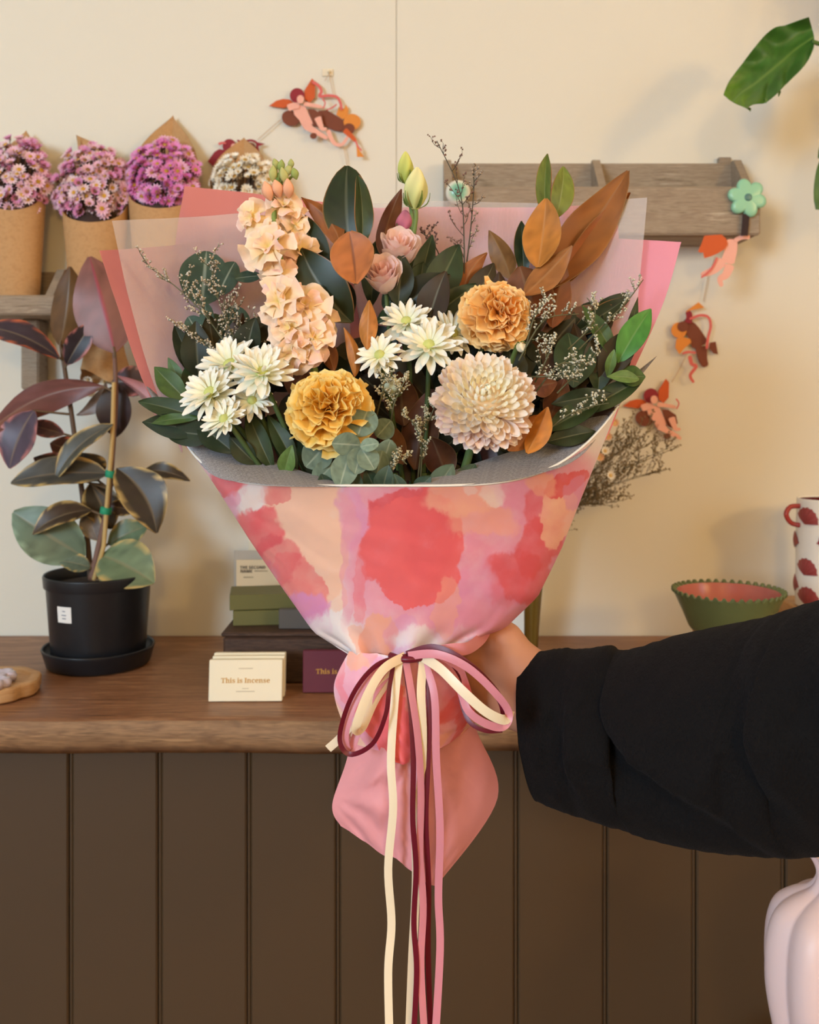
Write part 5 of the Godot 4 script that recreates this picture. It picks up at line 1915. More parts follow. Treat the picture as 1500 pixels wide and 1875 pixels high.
# ==================================================================== rubber plant
func rubber_plant() -> void:
	rng.seed = 44
	var d := 1.363
	var c := P(181, 1225, d)
	c.y = COUNTER_Y
	var t := thing("rubber_plant", "variegated rubber plant in a black plastic nursery pot and saucer", "potted plant", c)
	var sa := MB.new()
	sa.lathe([Vector2(0.0, 0.001), Vector2(0.068, 0.001), Vector2(0.071, 0.003), Vector2(0.0765, 0.022), Vector2(0.078, 0.026), Vector2(0.0765, 0.028), Vector2(0.0745, 0.026), Vector2(0.070, 0.006), Vector2(0.0, 0.005)], c, 64)
	part(t, "saucer", sa.mesh(M.black))
	var pot := MB.new()
	pot.lathe([Vector2(0.0, 0.0065), Vector2(0.0615, 0.0065), Vector2(0.064, 0.009), Vector2(0.0715, 0.112), Vector2(0.0745, 0.1135), Vector2(0.0758, 0.128), Vector2(0.0745, 0.1305), Vector2(0.0725, 0.129), Vector2(0.070, 0.115), Vector2(0.068, 0.09)], c, 72)
	part(t, "pot", pot.mesh(M.black))
	var so := MB.new()
	so.lathe([Vector2(0.0695, 0.113), Vector2(0.05, 0.117), Vector2(0.025, 0.119), Vector2(0.0, 0.118)], c, 40)
	part(t, "soil", so.mesh(M.soil, true, false))
	# price sticker bent round the pot
	var sr := []
	for i in 7:
		var row := []
		for j in 7:
			var an := deg_to_rad(90.0 + lerpf(31.5, 12.5, j / 6.0))
			var y := lerpf(0.0945, 0.0725, i / 6.0)
			var rr := lerpf(0.064, 0.0715, (y - 0.009) / 0.103) + 0.0006
			row.append(c + Vector3(cos(an) * rr, y, sin(an) * rr))
		sr.append(row)
	var sk := MB.new()
	sk.sheet(sr, Color.WHITE, Color.WHITE, 0.0003)
	var stick := part(t, "sticker", sk.mesh(M.white, true, false), Transform3D.IDENTITY, "small white price sticker")
	for k in [[0.0885, 0.5], [0.083, 0.75], [0.0785, 0.6]]:
		var an := deg_to_rad(112.0)
		var rr := lerpf(0.064, 0.0715, (k[0] - 0.009) / 0.103) + 0.001
		var bb := boxpart(stick, "print_line", mat(120, 124, 140, 0.7), c + Vector3(cos(an) * rr, k[0], sin(an) * rr), Vector3(0.010 * k[1], 0.0012, 0.0003), 0.0, Basis(Vector3.UP, deg_to_rad(90.0) - an))
	# stems and stake
	var stems := [[[168, 1062, 1.36], [180, 1010, 1.36], [196, 930, 1.36], [206, 820, 1.36], [212, 720, 1.36], [209, 640, 1.36]], [[166, 1060, 1.38], [160, 990, 1.38], [150, 900, 1.38], [134, 780, 1.38], [116, 660, 1.38], [112, 630, 1.38]]]
	for k in 2:
		var mb := MB.new()
		mb.tube(curve(pxline(stems[k]), 24), [0.0062, 0.0045][k], 0.003, 9, [C(120, 88, 74), C(96, 74, 56)][k])
		part(t, "stem", mb.mesh(M.stem, true, false))
	var sk2 := MB.new()
	sk2.tube(pxline([[172, 1062, 1.352], [190, 1000, 1.352], [206, 800, 1.353], [209, 700, 1.354]]), 0.0032, 0.0032, 8, C(196, 164, 104))
	part(t, "bamboo_stake", sk2.mesh(M.stem, true, false), Transform3D.IDENTITY, "pale bamboo support stake")
	for g in [[194, 935, 1.355], [203, 868, 1.355]]:
		var tm := MB.new()
		tm.tube([P(g[0] - 1, g[1] + 6, g[2]), P(g[0] + 1, g[1] - 6, g[2])], 0.008, 0.008, 10, C(40, 150, 110))
		part(t, "plant_tie", tm.mesh(M.stem, true, false), Transform3D.IDENTITY, "green plant tie")
	var orange := C(206, 106, 64)
	var yellow := C(206, 176, 110)
	var pinke := C(190, 120, 116)
	var dark := C(64, 52, 46)
	var L := [
		[[210, 645, 1.355], [164, 470, 1.35], 112, C(108, 72, 70), C(132, 88, 82), 1, orange, {"fold": 0.22, "face": Vector3(0.15, 0.1, 1), "urib": C(150, 70, 84), "e": 0.72}],
		[[110, 632, 1.375], [128, 488, 1.385], 66, C(96, 70, 40), C(96, 68, 40), 1, orange, {"fold": 0.3, "e": 0.72}],
		[[108, 655, 1.37], [-45, 598, 1.36], 62, C(58, 48, 58), C(110, 70, 60), 0, orange, {"fold": 0.2, "face": Vector3(0, 0.8, 0.7), "bend": 0.12}],
		[[122, 668, 1.37], [172, 588, 1.37], 46, C(40, 36, 44), C(80, 50, 50), 0, pinke, {"fold": 0.3, "face": Vector3(0.3, 0.3, 1)}],
		[[190, 708, 1.36], [-35, 805, 1.33], 62, C(92, 58, 58), C(108, 66, 62), 1, orange, {"fold": 0.3, "face": Vector3(0, 0.2, 1), "sway": 0.14, "bend": 0.05}],
		[[62, 752, 1.35], [18, 858, 1.34], 82, C(78, 66, 82), C(96, 70, 80), 0, pinke, {"fold": 0.2, "face": Vector3(-0.2, 0.5, 1), "e": 0.7}],
		[[118, 795, 1.375], [52, 778, 1.38], 34, C(84, 60, 66), C(90, 60, 62), 0, pinke, {"fold": 0.3}],
		[[206, 778, 1.35], [101, 880, 1.33], 50, C(78, 78, 70), C(90, 90, 80), 0, yellow, {"fold": 0.35, "face": Vector3(-0.3, 0.5, 1), "sway": -0.06}],
		[[196, 868, 1.355], [20, 884, 1.33], 72, C(76, 76, 72), C(90, 90, 84), 0, yellow, {"fold": 0.3, "face": Vector3(0, 0.7, 0.8), "e": 0.7}],
		[[168, 935, 1.36], [60, 978, 1.335], 58, C(70, 56, 44), C(84, 70, 54), 0, yellow, {"fold": 0.35, "face": Vector3(-0.2, 0.6, 0.8), "bend": 0.16}],
		[[154, 1020, 1.36], [24, 938, 1.35], 96, C(104, 124, 104), C(120, 140, 118), 0, C(150, 176, 150), {"fold": 0.15, "face": Vector3(-0.3, 0.5, 1), "e": 0.66}],
		[[215, 858, 1.35], [287, 976, 1.335], 88, C(60, 52, 42), C(70, 60, 50), 0, yellow, {"fold": 0.35, "face": Vector3(0.3, 0.35, 1), "sway": 0.1, "e": 0.75}],
		[[262, 862, 1.365], [348, 880, 1.36], 34, C(58, 48, 36), C(70, 56, 40), 0, yellow, {"fold": 0.3, "bend": 0.16, "face": Vector3(0, 0.6, 0.9)}],
		[[213, 688, 1.36], [333, 828, 1.345], 46, C(110, 72, 74), C(176, 118, 120), 1, pinke, {"fold": 0.5, "face": Vector3(-0.6, -0.2, 1), "sway": -0.05}],
		[[205, 700, 1.39], [290, 700, 1.40], 58, C(60, 38, 42), C(76, 48, 50), 0, pinke, {"fold": 0.2}],
		[[214, 705, 1.38], [212, 800, 1.385], 66, C(50, 36, 36), C(60, 44, 42), 0, C(60, 44, 42), {"fold": 0.2, "e": 0.7}],
		[[186, 1018, 1.355], [282, 1068, 1.33], 100, C(112, 130, 98), C(124, 140, 110), 0, yellow, {"fold": 0.2, "face": Vector3(0.2, 0.6, 0.9), "e": 0.66, "bend": 0.12}],
		[[198, 996, 1.375], [274, 962, 1.385], 54, C(98, 118, 92), C(112, 130, 104), 0, yellow, {"fold": 0.25}],
		[[182, 1062, 1.345], [250, 1046, 1.335], 30, C(104, 124, 108), C(118, 138, 120), 0, yellow, {"fold": 0.2, "face": Vector3(0, 0.7, 0.7)}],
		[[166, 885, 1.385], [205, 968, 1.385], 64, C(62, 54, 42), C(72, 60, 48), 0, yellow, {"fold": 0.2, "e": 0.7}],
		[[166, 1040, 1.355], [106, 1028, 1.345], 40, C(104, 120, 104), C(120, 136, 118), 0, yellow, {"fold": 0.2, "face": Vector3(0, 0.7, 0.7)}],
		[[152, 880, 1.385], [62, 838, 1.38], 56, C(60, 46, 42), C(72, 54, 48), 0, pinke, {"fold": 0.25, "face": Vector3(0, 0.5, 0.9)}],
		[[150, 830, 1.385], [92, 812, 1.39], 44, C(80, 52, 46), C(86, 56, 50), 0, orange, {"fold": 0.25}],
		[[180, 880, 1.375], [150, 830, 1.37], 60, C(66, 60, 54), C(76, 66, 58), 0, yellow, {"fold": 0.2}],
		[[198, 925, 1.38], [252, 935, 1.385], 30, C(66, 50, 44), C(76, 56, 48), 0, yellow, {"fold": 0.3}],
		[[210, 885, 1.38], [240, 862, 1.385], 34, C(62, 52, 42), C(74, 60, 48), 0, yellow, {"fold": 0.3}],
		[[195, 700, 1.385], [140, 760, 1.39], 36, C(110, 92, 84), C(120, 100, 90), 1, pinke, {"fold": 0.3, "sway": -0.1}],
		[[180, 990, 1.37], [160, 930, 1.38], 44, C(120, 112, 108), C(130, 120, 112), 0, yellow, {"fold": 0.3}],
	]
	for g in L:
		var o: Dictionary = g[7]
		o["flip"] = g[5] == 1
		o["edge"] = g[6]
		o["th"] = 0.0009
		o["rib"] = g[3].lerp(C(160, 140, 110), 0.3)
		var lf := pleaf(t, "leaf", g[0], g[1], g[2], M.leaf_gloss, g[3], g[4], o)
		# leaf stalk to the nearest stem
		var k := 0 if g[0][0] > 150 else 1
		var best := Vector3.ZERO
		var bd := 1e9
		for q in curve(pxline(stems[k]), 30):
			var dd: float = q.distance_to(P(g[0][0], g[0][1] + 12, g[0][2]))
			if dd < bd:
				bd = dd
				best = q
		var mb := MB.new()
		mb.tube([best, P(g[0][0], g[0][1], g[0][2]), P(g[0][0], g[0][1], g[0][2]).lerp(P(g[1][0], g[1][1], g[1][2]), 0.06)], 0.0018, 0.0014, 6, C(112, 92, 70))
		var pe := part(lf, "leaf_stalk", mb.mesh(M.stem, true, false))


# ==================================================================== wall rack with ceramic flower hooks
func right_wall_box() -> void:
	var d := 1.42
	var t := trough("wall_trough", "weathered grey timber trough fixed high on the wall with ceramic hooks", 816, 1394, 299, 341, 430, d, [P(1100, 0, 1.47).x])
	# cleat on the top of the back board
	boxpart(t, "cleat", M.grey_wood, P(1326, 296, WALL_D - 0.004), Vector3(0.02, 0.012, 0.01), 0.001)
	# mint flower hook
	var hk := thing("flower_hook", "mint green ceramic six petalled flower hook on the timber trough", "hook", P(1366, 364, d))
	var n := 96
	var prof := [[0.0, 0.010], [0.75, 0.010], [0.93, 0.0085], [1.0, 0.005], [0.97, 0.001]]
	var rows := []
	var R0 := S(36, d)
	for k in prof.size():
		var row := []
		for j in n + 1:
			var a := -TAU * j / n
			var w := a + 0.26
			var f := 0.70 + 0.30 * pow(absf(cos(w * 3.0)), 0.75)
			var q: float = prof[k][0]
			row.append(P(1366, 364, d) + Vector3(cos(a) * R0 * f * q, sin(a) * R0 * f * q, prof[k][1] * 1.0 + 0.0005))
		rows.append(row)
	var mb := MB.new()
	mb.grid(rows, Color.WHITE, [], false)
	part(hk, "flower_face", mb.mesh(mat(150, 206, 172, 0.25), true, false))
	var cn := MB.new()
	cn.lathe([Vector2(S(7, d), 0.0), Vector2(S(6.4, d), 0.0014), Vector2(S(4, d), 0.002), Vector2(0, 0.0021)], Vector3.ZERO, 20)
	part(hk, "flower_centre", cn.mesh(mat(86, 128, 122, 0.3), true, false), Transform3D(Basis(Vector3.RIGHT, PI / 2), P(1366, 364, d) + Vector3(0, 0, 0.0102)), "grey green dot")
	var sp := thing("hanging_strap", "short black strap hanging from the mint flower hook", "strap", P(1364, 432, d - 0.004))
	var sb := MB.new()
	var sl := curve(pxline([[1366, 392, d - 0.006], [1365, 410, d - 0.007], [1363, 432, d - 0.006]]), 8)
	var sr := []
	for p in sl:
		sr.append([p - Vector3(0.005, 0, 0), p + Vector3(0, 0, 0.001), p + Vector3(0.005, 0, 0)])
	sb.sheet(sr, Color.WHITE, Color.WHITE, 0.0012)
	part(sp, "strap_band", sb.mesh(mat(46, 28, 30, 0.7), true, false))
	# white knob with a green star glaze
	var kb := thing("ceramic_hook", "round white ceramic knob with a green glazed centre on the timber trough", "hook", P(838, 357, d))
	var km := MB.new()
	km.lathe([Vector2(S(9, d), 0.0), Vector2(S(10, d), 0.008), Vector2(S(20, d), 0.011), Vector2(S(22.5, d), 0.016), Vector2(S(20, d), 0.021), Vector2(S(13, d), 0.0245), Vector2(S(6, d), 0.0255), Vector2(0, 0.0257)], Vector3.ZERO, 40, [C(236, 230, 214), C(236, 230, 214), C(236, 230, 214), C(238, 232, 216), C(236, 230, 214), C(150, 196, 166), C(96, 158, 138), C(120, 176, 152)])
	part(kb, "hook_face", km.mesh(vmat(0.22), true, false), Transform3D(Basis(Vector3.RIGHT, PI / 2), P(838, 357, d) + Vector3(0, 0, 0.0005)))


# ==================================================================== paper cherub garland
func z4(x: float, y: float) -> Array:
	return [380.0 + x / 4.6875, 110.0 + y / 4.69]


func z6(x: float, y: float) -> Array:
	return [1100.0 + x / 3.75, 410.0 + y / 3.75]


func zmap(f: Callable, pts: Array) -> Array:
	var out := []
	for p in pts:
		out.append(f.call(p[0], p[1]))
	return out


func garland() -> void:
	M.c_pink = mat(238, 176, 158, 0.8)
	M.c_wine = mat(146, 44, 54, 0.8)
	M.c_orange = mat(204, 92, 44, 0.8)
	M.c_gold = mat(222, 140, 60, 0.8)
	M.c_brown = mat(122, 66, 46, 0.8)
	M.c_line = mat(214, 104, 100, 0.8)
	var D := WALL_D - 0.006
	var st := 0.0007
	var make := func(label: String, f: Callable, pieces: Array, D: float):
		var c: Array = f.call(pieces[0][2][0][0], pieces[0][2][0][1])
		var t := thing("paper_cherub", label, "garland", P(c[0], c[1], D), "paper cherub garland on the wall")
		var lay := 0
		for p in pieces:
			part(t, p[0], cutout(zmap(f, p[2]), D - 0.0011 * lay, st, p[1]))
			lay += 1
	var f4 := z4
	var f6 := z6
	var archer := func(s: float, o: Vector2) -> Array:
		# the archer figure, drawn once about the head and reused at two sizes
		var tr := func(pts: Array) -> Array:
			var out := []
			for p in pts:
				out.append([(p[0] - 770.0) * s + o.x, (p[1] - 305.0) * s + o.y])
			return out
		return [
			["wing", M.c_orange, tr.call([[528, 396], [590, 350], [650, 334], [710, 340], [740, 372], [660, 414]])],
			["wing", M.c_orange, tr.call([[832, 262], [898, 158], [926, 190], [922, 320], [880, 368], [836, 340]])],
			["quiver", M.c_brown, tr.call(blob(714, 500, 78, 66, 22, 0.4))],
			["hair", M.c_wine, tr.call(blob(770, 305, 63, 64))],
			["torso", M.c_pink, tr.call([[735, 420], [790, 388], [840, 400], [872, 470], [905, 540], [880, 600], [820, 580], [790, 520], [745, 470]])],
			["loincloth", M.c_brown, tr.call([[860, 420], [920, 425], [985, 470], [1000, 540], [960, 590], [910, 560], [890, 500]])],
			["arm", M.c_pink, tr.call(limb([[690, 415], [740, 395], [790, 392]], 30, 26))],
			["arm", M.c_pink, tr.call(limb([[825, 376], [900, 388], [985, 404]], 20, 13))],
			["leg", M.c_pink, tr.call(limb([[835, 560], [920, 610], [1030, 675]], 34, 14))],
			["leg", M.c_pink, tr.call(limb([[945, 490], [965, 545], [985, 590], [1025, 590]], 32, 10))],
			["foot", M.c_brown, tr.call(blob(910, 652, 30, 26))],
			["face", M.c_pink, tr.call(blob(798, 338, 31, 36, 18))],
			["bow", M.c_line, tr.call(limb([[985, 330], [1010, 370], [990, 420]], 6, 5))]]
	make.call("pink paper cherub archer with burgundy hair near the wall hook", f4, archer.call(1.0, Vector2(770, 305)), D)
	make.call("brown paper cherub with orange hair drawing a pink bow near the wall hook", f4, [
		["torso", M.c_brown, [[950, 436], [1030, 432], [1110, 480], [1170, 520], [1180, 590], [1150, 615], [1070, 600], [1000, 560], [960, 500]]],
		["wing", M.c_gold, [[1105, 470], [1130, 400], [1175, 420], [1190, 380], [1210, 420], [1205, 480], [1160, 510]]],
		["hair", M.c_gold, blob(1242, 532, 74, 70)],
		["face", M.c_brown, blob(1215, 590, 50, 46)],
		["bow", M.c_line, limb([[898, 185], [955, 222], [978, 270], [962, 312], [1040, 306], [1110, 318], [1142, 370], [1150, 430]], 13, 11)],
		["bow_string", M.c_line, limb([[1110, 380], [1070, 410], [1020, 430]], 6, 5)],
		["leg", M.c_pink, limb([[1035, 600], [1060, 670], [1100, 722], [1160, 722], [1206, 655]], 20, 12)],
		["arm", M.c_orange, limb([[1175, 600], [1230, 650], [1275, 700]], 26, 14)],
		["ribbon_end", M.c_line, limb([[1272, 690], [1290, 740], [1325, 780]], 8, 7)],
		["tassel", M.c_gold, [[1278, 735], [1310, 780], [1345, 832], [1284, 832]]]], D)
	make.call("burgundy paper cherub partly hidden behind the white dried daisies", f4, [
		["wing", M.c_wine, [[2, 872], [60, 790], [100, 765], [190, 780], [170, 860], [120, 930], [70, 930]]],
		["hair", M.c_wine, blob(188, 740, 58, 62)],
		["face", M.c_pink, blob(226, 750, 26, 34, 16)],
		["arm", M.c_line, limb([[95, 722], [130, 712], [160, 715]], 12, 8)],
		["torso", M.c_brown, [[225, 770], [260, 720], [330, 695], [400, 720], [450, 800], [440, 860], [300, 850], [210, 820]]],
		["bow", M.c_wine, limb([[255, 690], [300, 704], [370, 690], [420, 710], [430, 760], [440, 810]], 9, 9)],
		["ribbon_end", M.c_wine, [[420, 705], [495, 720], [440, 740]]]], D)
	make.call("pink paper cherub with orange hair climbing up to the mint hook", f6, [
		["torso", M.c_pink, limb([[900, 105], [895, 180], [870, 270]], 38, 46)],
		["arm", M.c_pink, limb([[920, 115], [970, 92], [1025, 92]], 16, 14)],
		["leg", M.c_pink, limb([[840, 250], [770, 320], [690, 350]], 40, 14)],
		["leg", M.c_pink, limb([[890, 280], [860, 350], [820, 378], [832, 430]], 34, 12)],
		["hair", M.c_orange, [[712, 82], [780, 76], [830, 74], [862, 100], [872, 140], [850, 175], [800, 205], [760, 222], [712, 236], [704, 196], [690, 200], [668, 190], [690, 140]]],
		["outline", M.c_line, limb([[800, 230], [760, 310], [690, 370]], 7, 6)]], 1.425)
	make.call("brown paper cherub with orange hair halfway down the string", f6, [
		["torso", M.c_brown, limb([[560, 690], [620, 720], [690, 840]], 34, 58)],
		["leg", M.c_brown, limb([[690, 840], [700, 920], [722, 980]], 44, 20)],
		["leg", M.c_brown, [[750, 815], [790, 808], [805, 895], [775, 890], [745, 855]]],
		["hair", M.c_gold, blob(538, 730, 54, 54)],
		["face", M.c_brown, blob(565, 705, 38, 36)],
		["arm", M.c_wine, limb([[600, 600], [610, 640], [600, 680]], 20, 24)],
		["arrow", M.c_gold, [[578, 605], [640, 560], [672, 538], [712, 575], [640, 590]]],
		["bow", M.c_line, limb([[610, 655], [680, 628], [738, 640], [756, 700], [738, 780], [728, 860]], 9, 9)],
		["wing", M.c_gold, [[520, 790], [560, 775], [615, 790], [622, 815], [580, 850], [540, 895], [512, 850]]],
		["ribbon_end", M.c_line, limb([[560, 890], [600, 880], [655, 885]], 8, 8)],
		["ribbon_end", M.c_line, limb([[612, 905], [625, 960], [655, 980], [615, 1040], [640, 1090]], 14, 9)]], D)
	make.call("pink paper cherub archer with burgundy hair at the foot of the string", f6, archer.call(0.8, Vector2(345, 1180)), D)
	# string and nail
	var sm := mat(206, 180, 150, 0.8)
	var t := thing("garland_string", "thin pale string linking the paper cherubs along the wall", "string", P(600, 130, D))
	for g in [[[472, 256], [515, 218]], [[603, 135], [610, 172]], [[603, 135], [595, 148]], [[630, 270], [636, 306]], [[636, 306], [640, 330], [700, 420]], [[1310, 470], [1297, 505], [1288, 552]], [[1262, 640], [1245, 675], [1230, 700]], [[1140, 745], [1125, 750], [1095, 760]]]:
		var pts := []
		for p in g:
			pts.append(P(p[0], p[1], D - 0.0005))
		var mb := MB.new()
		mb.tube(pts, 0.0007, 0.0007, 5)
		part(t, "string_length", mb.mesh(sm, true, false))
	var nl := thing("wall_hook", "small clear adhesive hook holding up the garland string", "hook", P(602, 133, WALL_D))
	boxpart(nl, "hook_plate", mat(232, 220, 196, 0.3), P(600, 133, WALL_D - 0.0015), Vector3(0.018, 0.012, 0.002), 0.0008)
	var nb := MB.new()
	nb.lathe([Vector2(0.0026, 0), Vector2(0.0026, 0.006), Vector2(0.0016, 0.008), Vector2(0, 0.008)], Vector3.ZERO, 12)
	part(nl, "hook_pin", nb.mesh(mat(240, 226, 190, 0.3), true, false), Transform3D(Basis(Vector3.RIGHT, PI / 2), P(603, 133, WALL_D - 0.0015)))


# ==================================================================== goods on the worktop
func flat_text(parent: Node, called: String, s: String, width: float, m: Material, xf: Transform3D, serif := true, bold := true) -> void:
	var t := text_mesh(s, 0.02, m, serif, bold, 0.0003)
	var w := maxf(t.get_aabb().size.x, 0.0001)
	t = text_mesh(s, 0.02 * width / w, m, serif, bold, 0.0003)
	var o := part(parent, called, t, xf)


func upright_box(called: String, label: String, cat: String, group: String, m: Material, at: Vector3, size: Vector3, tilt: float, turn := 0.0) -> Node3D:
	var b := Basis(Vector3.UP, turn) * Basis(Vector3.RIGHT, -tilt)
	var t := thing(called, label, cat, at, group)
	var mb := MB.new()
	mb.box(Vector3(0, size.y * 0.5, 0), size, 0.0008)
	var o := part(t, "carton", mb.mesh(m, false), Transform3D(b, at))
	t.set_meta("_b", b)
	return t


func counter_goods() -> void:
	var gold := mat(198, 150, 70, 0.35, {"metallic": 0.4})
	var faint := mat(196, 184, 158, 0.8)
	# three cream incense cartons on edge, leaning back
	var g := "cream incense cartons"
	var cream := mat(244, 234, 206, 0.55)
	var wd := S(134, 1.19)
	var hh := 0.0505
	var spec := [[449, 1287, 1.186, "cream incense carton with gold lettering on its front"], [454, 1278, 1.204, "cream incense carton in the middle of its row of three"], [456, 1270, 1.219, "cream incense carton against the dark wooden block"]]
	for i in 3:
		var s: Array = spec[i]
		var at := P(s[0], s[1], s[2])
		at.y = COUNTER_Y + 0.001
		var b := Basis(Vector3.UP, 0.02) * Basis(Vector3.RIGHT, -0.14)
		var t := thing("incense_carton", s[3], "carton", at, g)
		var mb := MB.new()
		mb.box(Vector3(0, hh * 0.5, -0.006), Vector3(wd, hh, 0.012), 0.0008)
		part(t, "carton", mb.mesh(cream, false), Transform3D(b, at))
		if i == 0:
			var lt := func(s_: String, y: float, w: float, m: Material):
				flat_text(t, "lettering", s_, w, m, Transform3D(b, at + b * Vector3(0, y, 0.0002)))
			lt.call("This is Incense", hh * 0.50, S(89, 1.19), gold)
			for k in [[0.79, 26.0, 0.0009], [0.31, 12.0, 0.0007], [0.24, 34.0, 0.0009]]:
				var lb := MB.new()
				lb.box(Vector3(0, hh * k[0], 0.0002), Vector3(S(k[1], 1.19), k[2], 0.0003), 0.0)
				part(t, "print_line", lb.mesh(faint, false), Transform3D(b, at))
	# burgundy carton
	var at2 := P(610, 1272, 1.222)
	at2.y = COUNTER_Y + 0.001
	var wine := thing("burgundy_incense_carton", "burgundy incense carton with gold lettering beside the paper tail", "carton", at2)
	var bb := Basis(Vector3.UP, 0.0) * Basis(Vector3.RIGHT, -0.1)
	var wm := MB.new()
	wm.box(Vector3(0, 0.0265, -0.006), Vector3(S(112, 1.222), 0.053, 0.012), 0.0008)
	part(wine, "carton", wm.mesh(mat(96, 30, 48, 0.5), false), Transform3D(bb, at2))
	flat_text(wine, "lettering", "This is Incense", S(89, 1.222), gold, Transform3D(bb, at2 + bb * Vector3(S(13, 1.222), 0.0265, 0.0002)))
	# dark wooden block with a lid-like upper plank
	var y0 := COUNTER_Y
	var d0 := 1.262
	var yt := P(0, 1158, d0).y
	var yj := P(0, 1166, d0).y
	var x0 := P(405, 0, d0).x
	var x1 := P(700, 0, d0).x
	var bl := thing("wooden_block", "dark rough sawn wooden block carrying green boxes and cards", "block", Vector3((x0 + x1) * 0.5, y0, -d0 - 0.09))
	var lo := MB.new()
	lo.box(Vector3((x0 + x1) * 0.5, (y0 + yj) * 0.5 - 0.0005, -d0 - 0.09), Vector3(x1 - x0 - 0.004, yj - y0 - 0.001, 0.176), 0.003)
	part(bl, "lower_block", lo.mesh(M.dark_wood, false))
	var up := MB.new()
	up.box(Vector3((x0 + x1) * 0.5, (yt + yj) * 0.5, -d0 - 0.089), Vector3(x1 - x0, yt - yj, 0.18), 0.0018)
	part(bl, "upper_plank", up.mesh(M.dark_wood, false))
	# green cartons stacked on the block, askew
	var gm := mat(100, 98, 54, 0.6)
	var gd := 1.30
	for i in 2:
		var c := P(500 + i * -8, 0, gd + 0.035)
		c.y = yt + 0.0105 + i * 0.0215
		var t := thing("green_carton", ["olive green carton lying on the dark wooden block", "olive green carton stacked on another green carton"][i], "carton", c, "olive green cartons")
		var mb := MB.new()
		mb.box(Vector3.ZERO, Vector3(0.105, 0.0205, 0.066), 0.0008)
		part(t, "carton", mb.mesh(gm, false), Transform3D(Basis(Vector3.UP, 0.10 + i * 0.05), c))
	var gc := P(566, 0, 1.285)
	gc.y = yt + 0.0135
	var gt := thing("grey_carton", "small charcoal grey carton on the dark wooden block", "carton", gc)
	boxpart(gt, "carton", mat(84, 80, 76, 0.6), gc, Vector3(0.080, 0.026, 0.012), 0.0008)
	# printed cards leaning on the wall behind
	var cards := [[433, 1025, 545, 1094, 1.44, c8(214, 192, 156), "beige printed card leaning behind the green cartons"], [429, 1008, 545, 1094, 1.462, c8(176, 166, 152), "grey card leaning behind the beige printed card"], [455, 992, 545, 1094, 1.485, c8(218, 208, 184), "pale cream card at the rear of the leaning cards"]]
	for i in 3:
		var k: Array = cards[i]
		var a := P(k[0], k[1], k[4])
		var b := P(k[2], k[3], k[4])
		var t := thing("leaning_card", k[6], "card", Vector3((a.x + b.x) * 0.5, yt, a.z), "cards leaning on the wall")
		var size := Vector3(b.x - a.x, a.y - yt - 0.0005, 0.0016)
		boxpart(t, "card_sheet", mat(k[5].r8, k[5].g8, k[5].b8, 0.7), Vector3((a.x + b.x) * 0.5, yt + size.y * 0.5 + 0.0005, a.z), size, 0.0004)
		if i == 0:
			var ink := mat(92, 80, 66, 0.7)
			flat_text(t, "lettering", "THE SECOND", S(43, 1.44), ink, Transform3D(Basis.IDENTITY, P(463, 1039, 1.4385)), false)
			flat_text(t, "lettering", "NAME", S(19, 1.44), ink, Transform3D(Basis.IDENTITY, P(451, 1046, 1.4385)), false)
			for q in [[478, 1045.5, 24.0], [455, 1057, 18.0]]:
				boxpart(t, "print_line", mat(150, 132, 106, 0.8), P(q[0], q[1], 1.4388), Vector3(S(q[2], 1.44), 0.0016, 0.0003), 0.0)
	# wood slice with lilac ceramic flowers
	rng.seed = 61
	var sc := P(-14, 1272, 1.222)
	sc.y = COUNTER_Y
	var ws := thing("wood_slice", "round pale wood slice with a wavy bark rim on the worktop", "board", sc)
	var prof := [Vector2(0, 0.0005), Vector2(0.94, 0.0005), Vector2(1.0, 0.004), Vector2(1.01, 0.016), Vector2(0.985, 0.0195), Vector2(0.80, 0.0195), Vector2(0.775, 0.017), Vector2(0.0, 0.017)]
	var rows := []
	for p in prof:
		var row := []
		for j in 65:
			var a := TAU * j / 64.0
			var f := 0.058 * (1.0 + 0.05 * noise.get_noise_2d(cos(a) * 2.5, sin(a) * 2.5) + 0.025 * sin(a * 9.0))
			row.append(sc + Vector3(cos(a) * p.x * f, p.y, sin(a) * p.x * f))
		rows.append(row)
	var mb := MB.new()
	mb.grid(rows, Color.WHITE)
	part(ws, "slice", mb.mesh(M.light_wood, true))
	for q in [[2, 1252, 1.215, 0.020, 0.0, "lilac white ceramic flower lying on the wood slice"], [-8, 1283, 1.185, 0.019, 0.5, "pale lilac ceramic flower at the rim of the wood slice"]]:
		var c := P(q[0], q[1], q[2])
		c.y = COUNTER_Y + 0.0235
		var t := thing("ceramic_flower", q[5], "ornament", c, "ceramic flowers on the wood slice")
		var fm := MB.new()
		var rr := []
		for p in [[0.0, 0.006], [0.35, 0.0045], [0.6, 0.0072], [0.88, 0.0065], [1.0, 0.002], [0.94, -0.004], [0.0, -0.005]]:
			var row := []
			for j in 61:
				var a := -TAU * j / 60.0
				var f: float = q[3] * (0.74 + 0.26 * absf(cos(a * 2.5 + q[4])))
				row.append(c + Vector3(cos(a) * f * p[0], p[1], sin(a) * f * p[0]))
			rr.append(row)
		fm.grid(rr, Color.WHITE, [], true)
		part(t, "flower_body", fm.mesh(mat(214, 206, 226, 0.2), true, false))


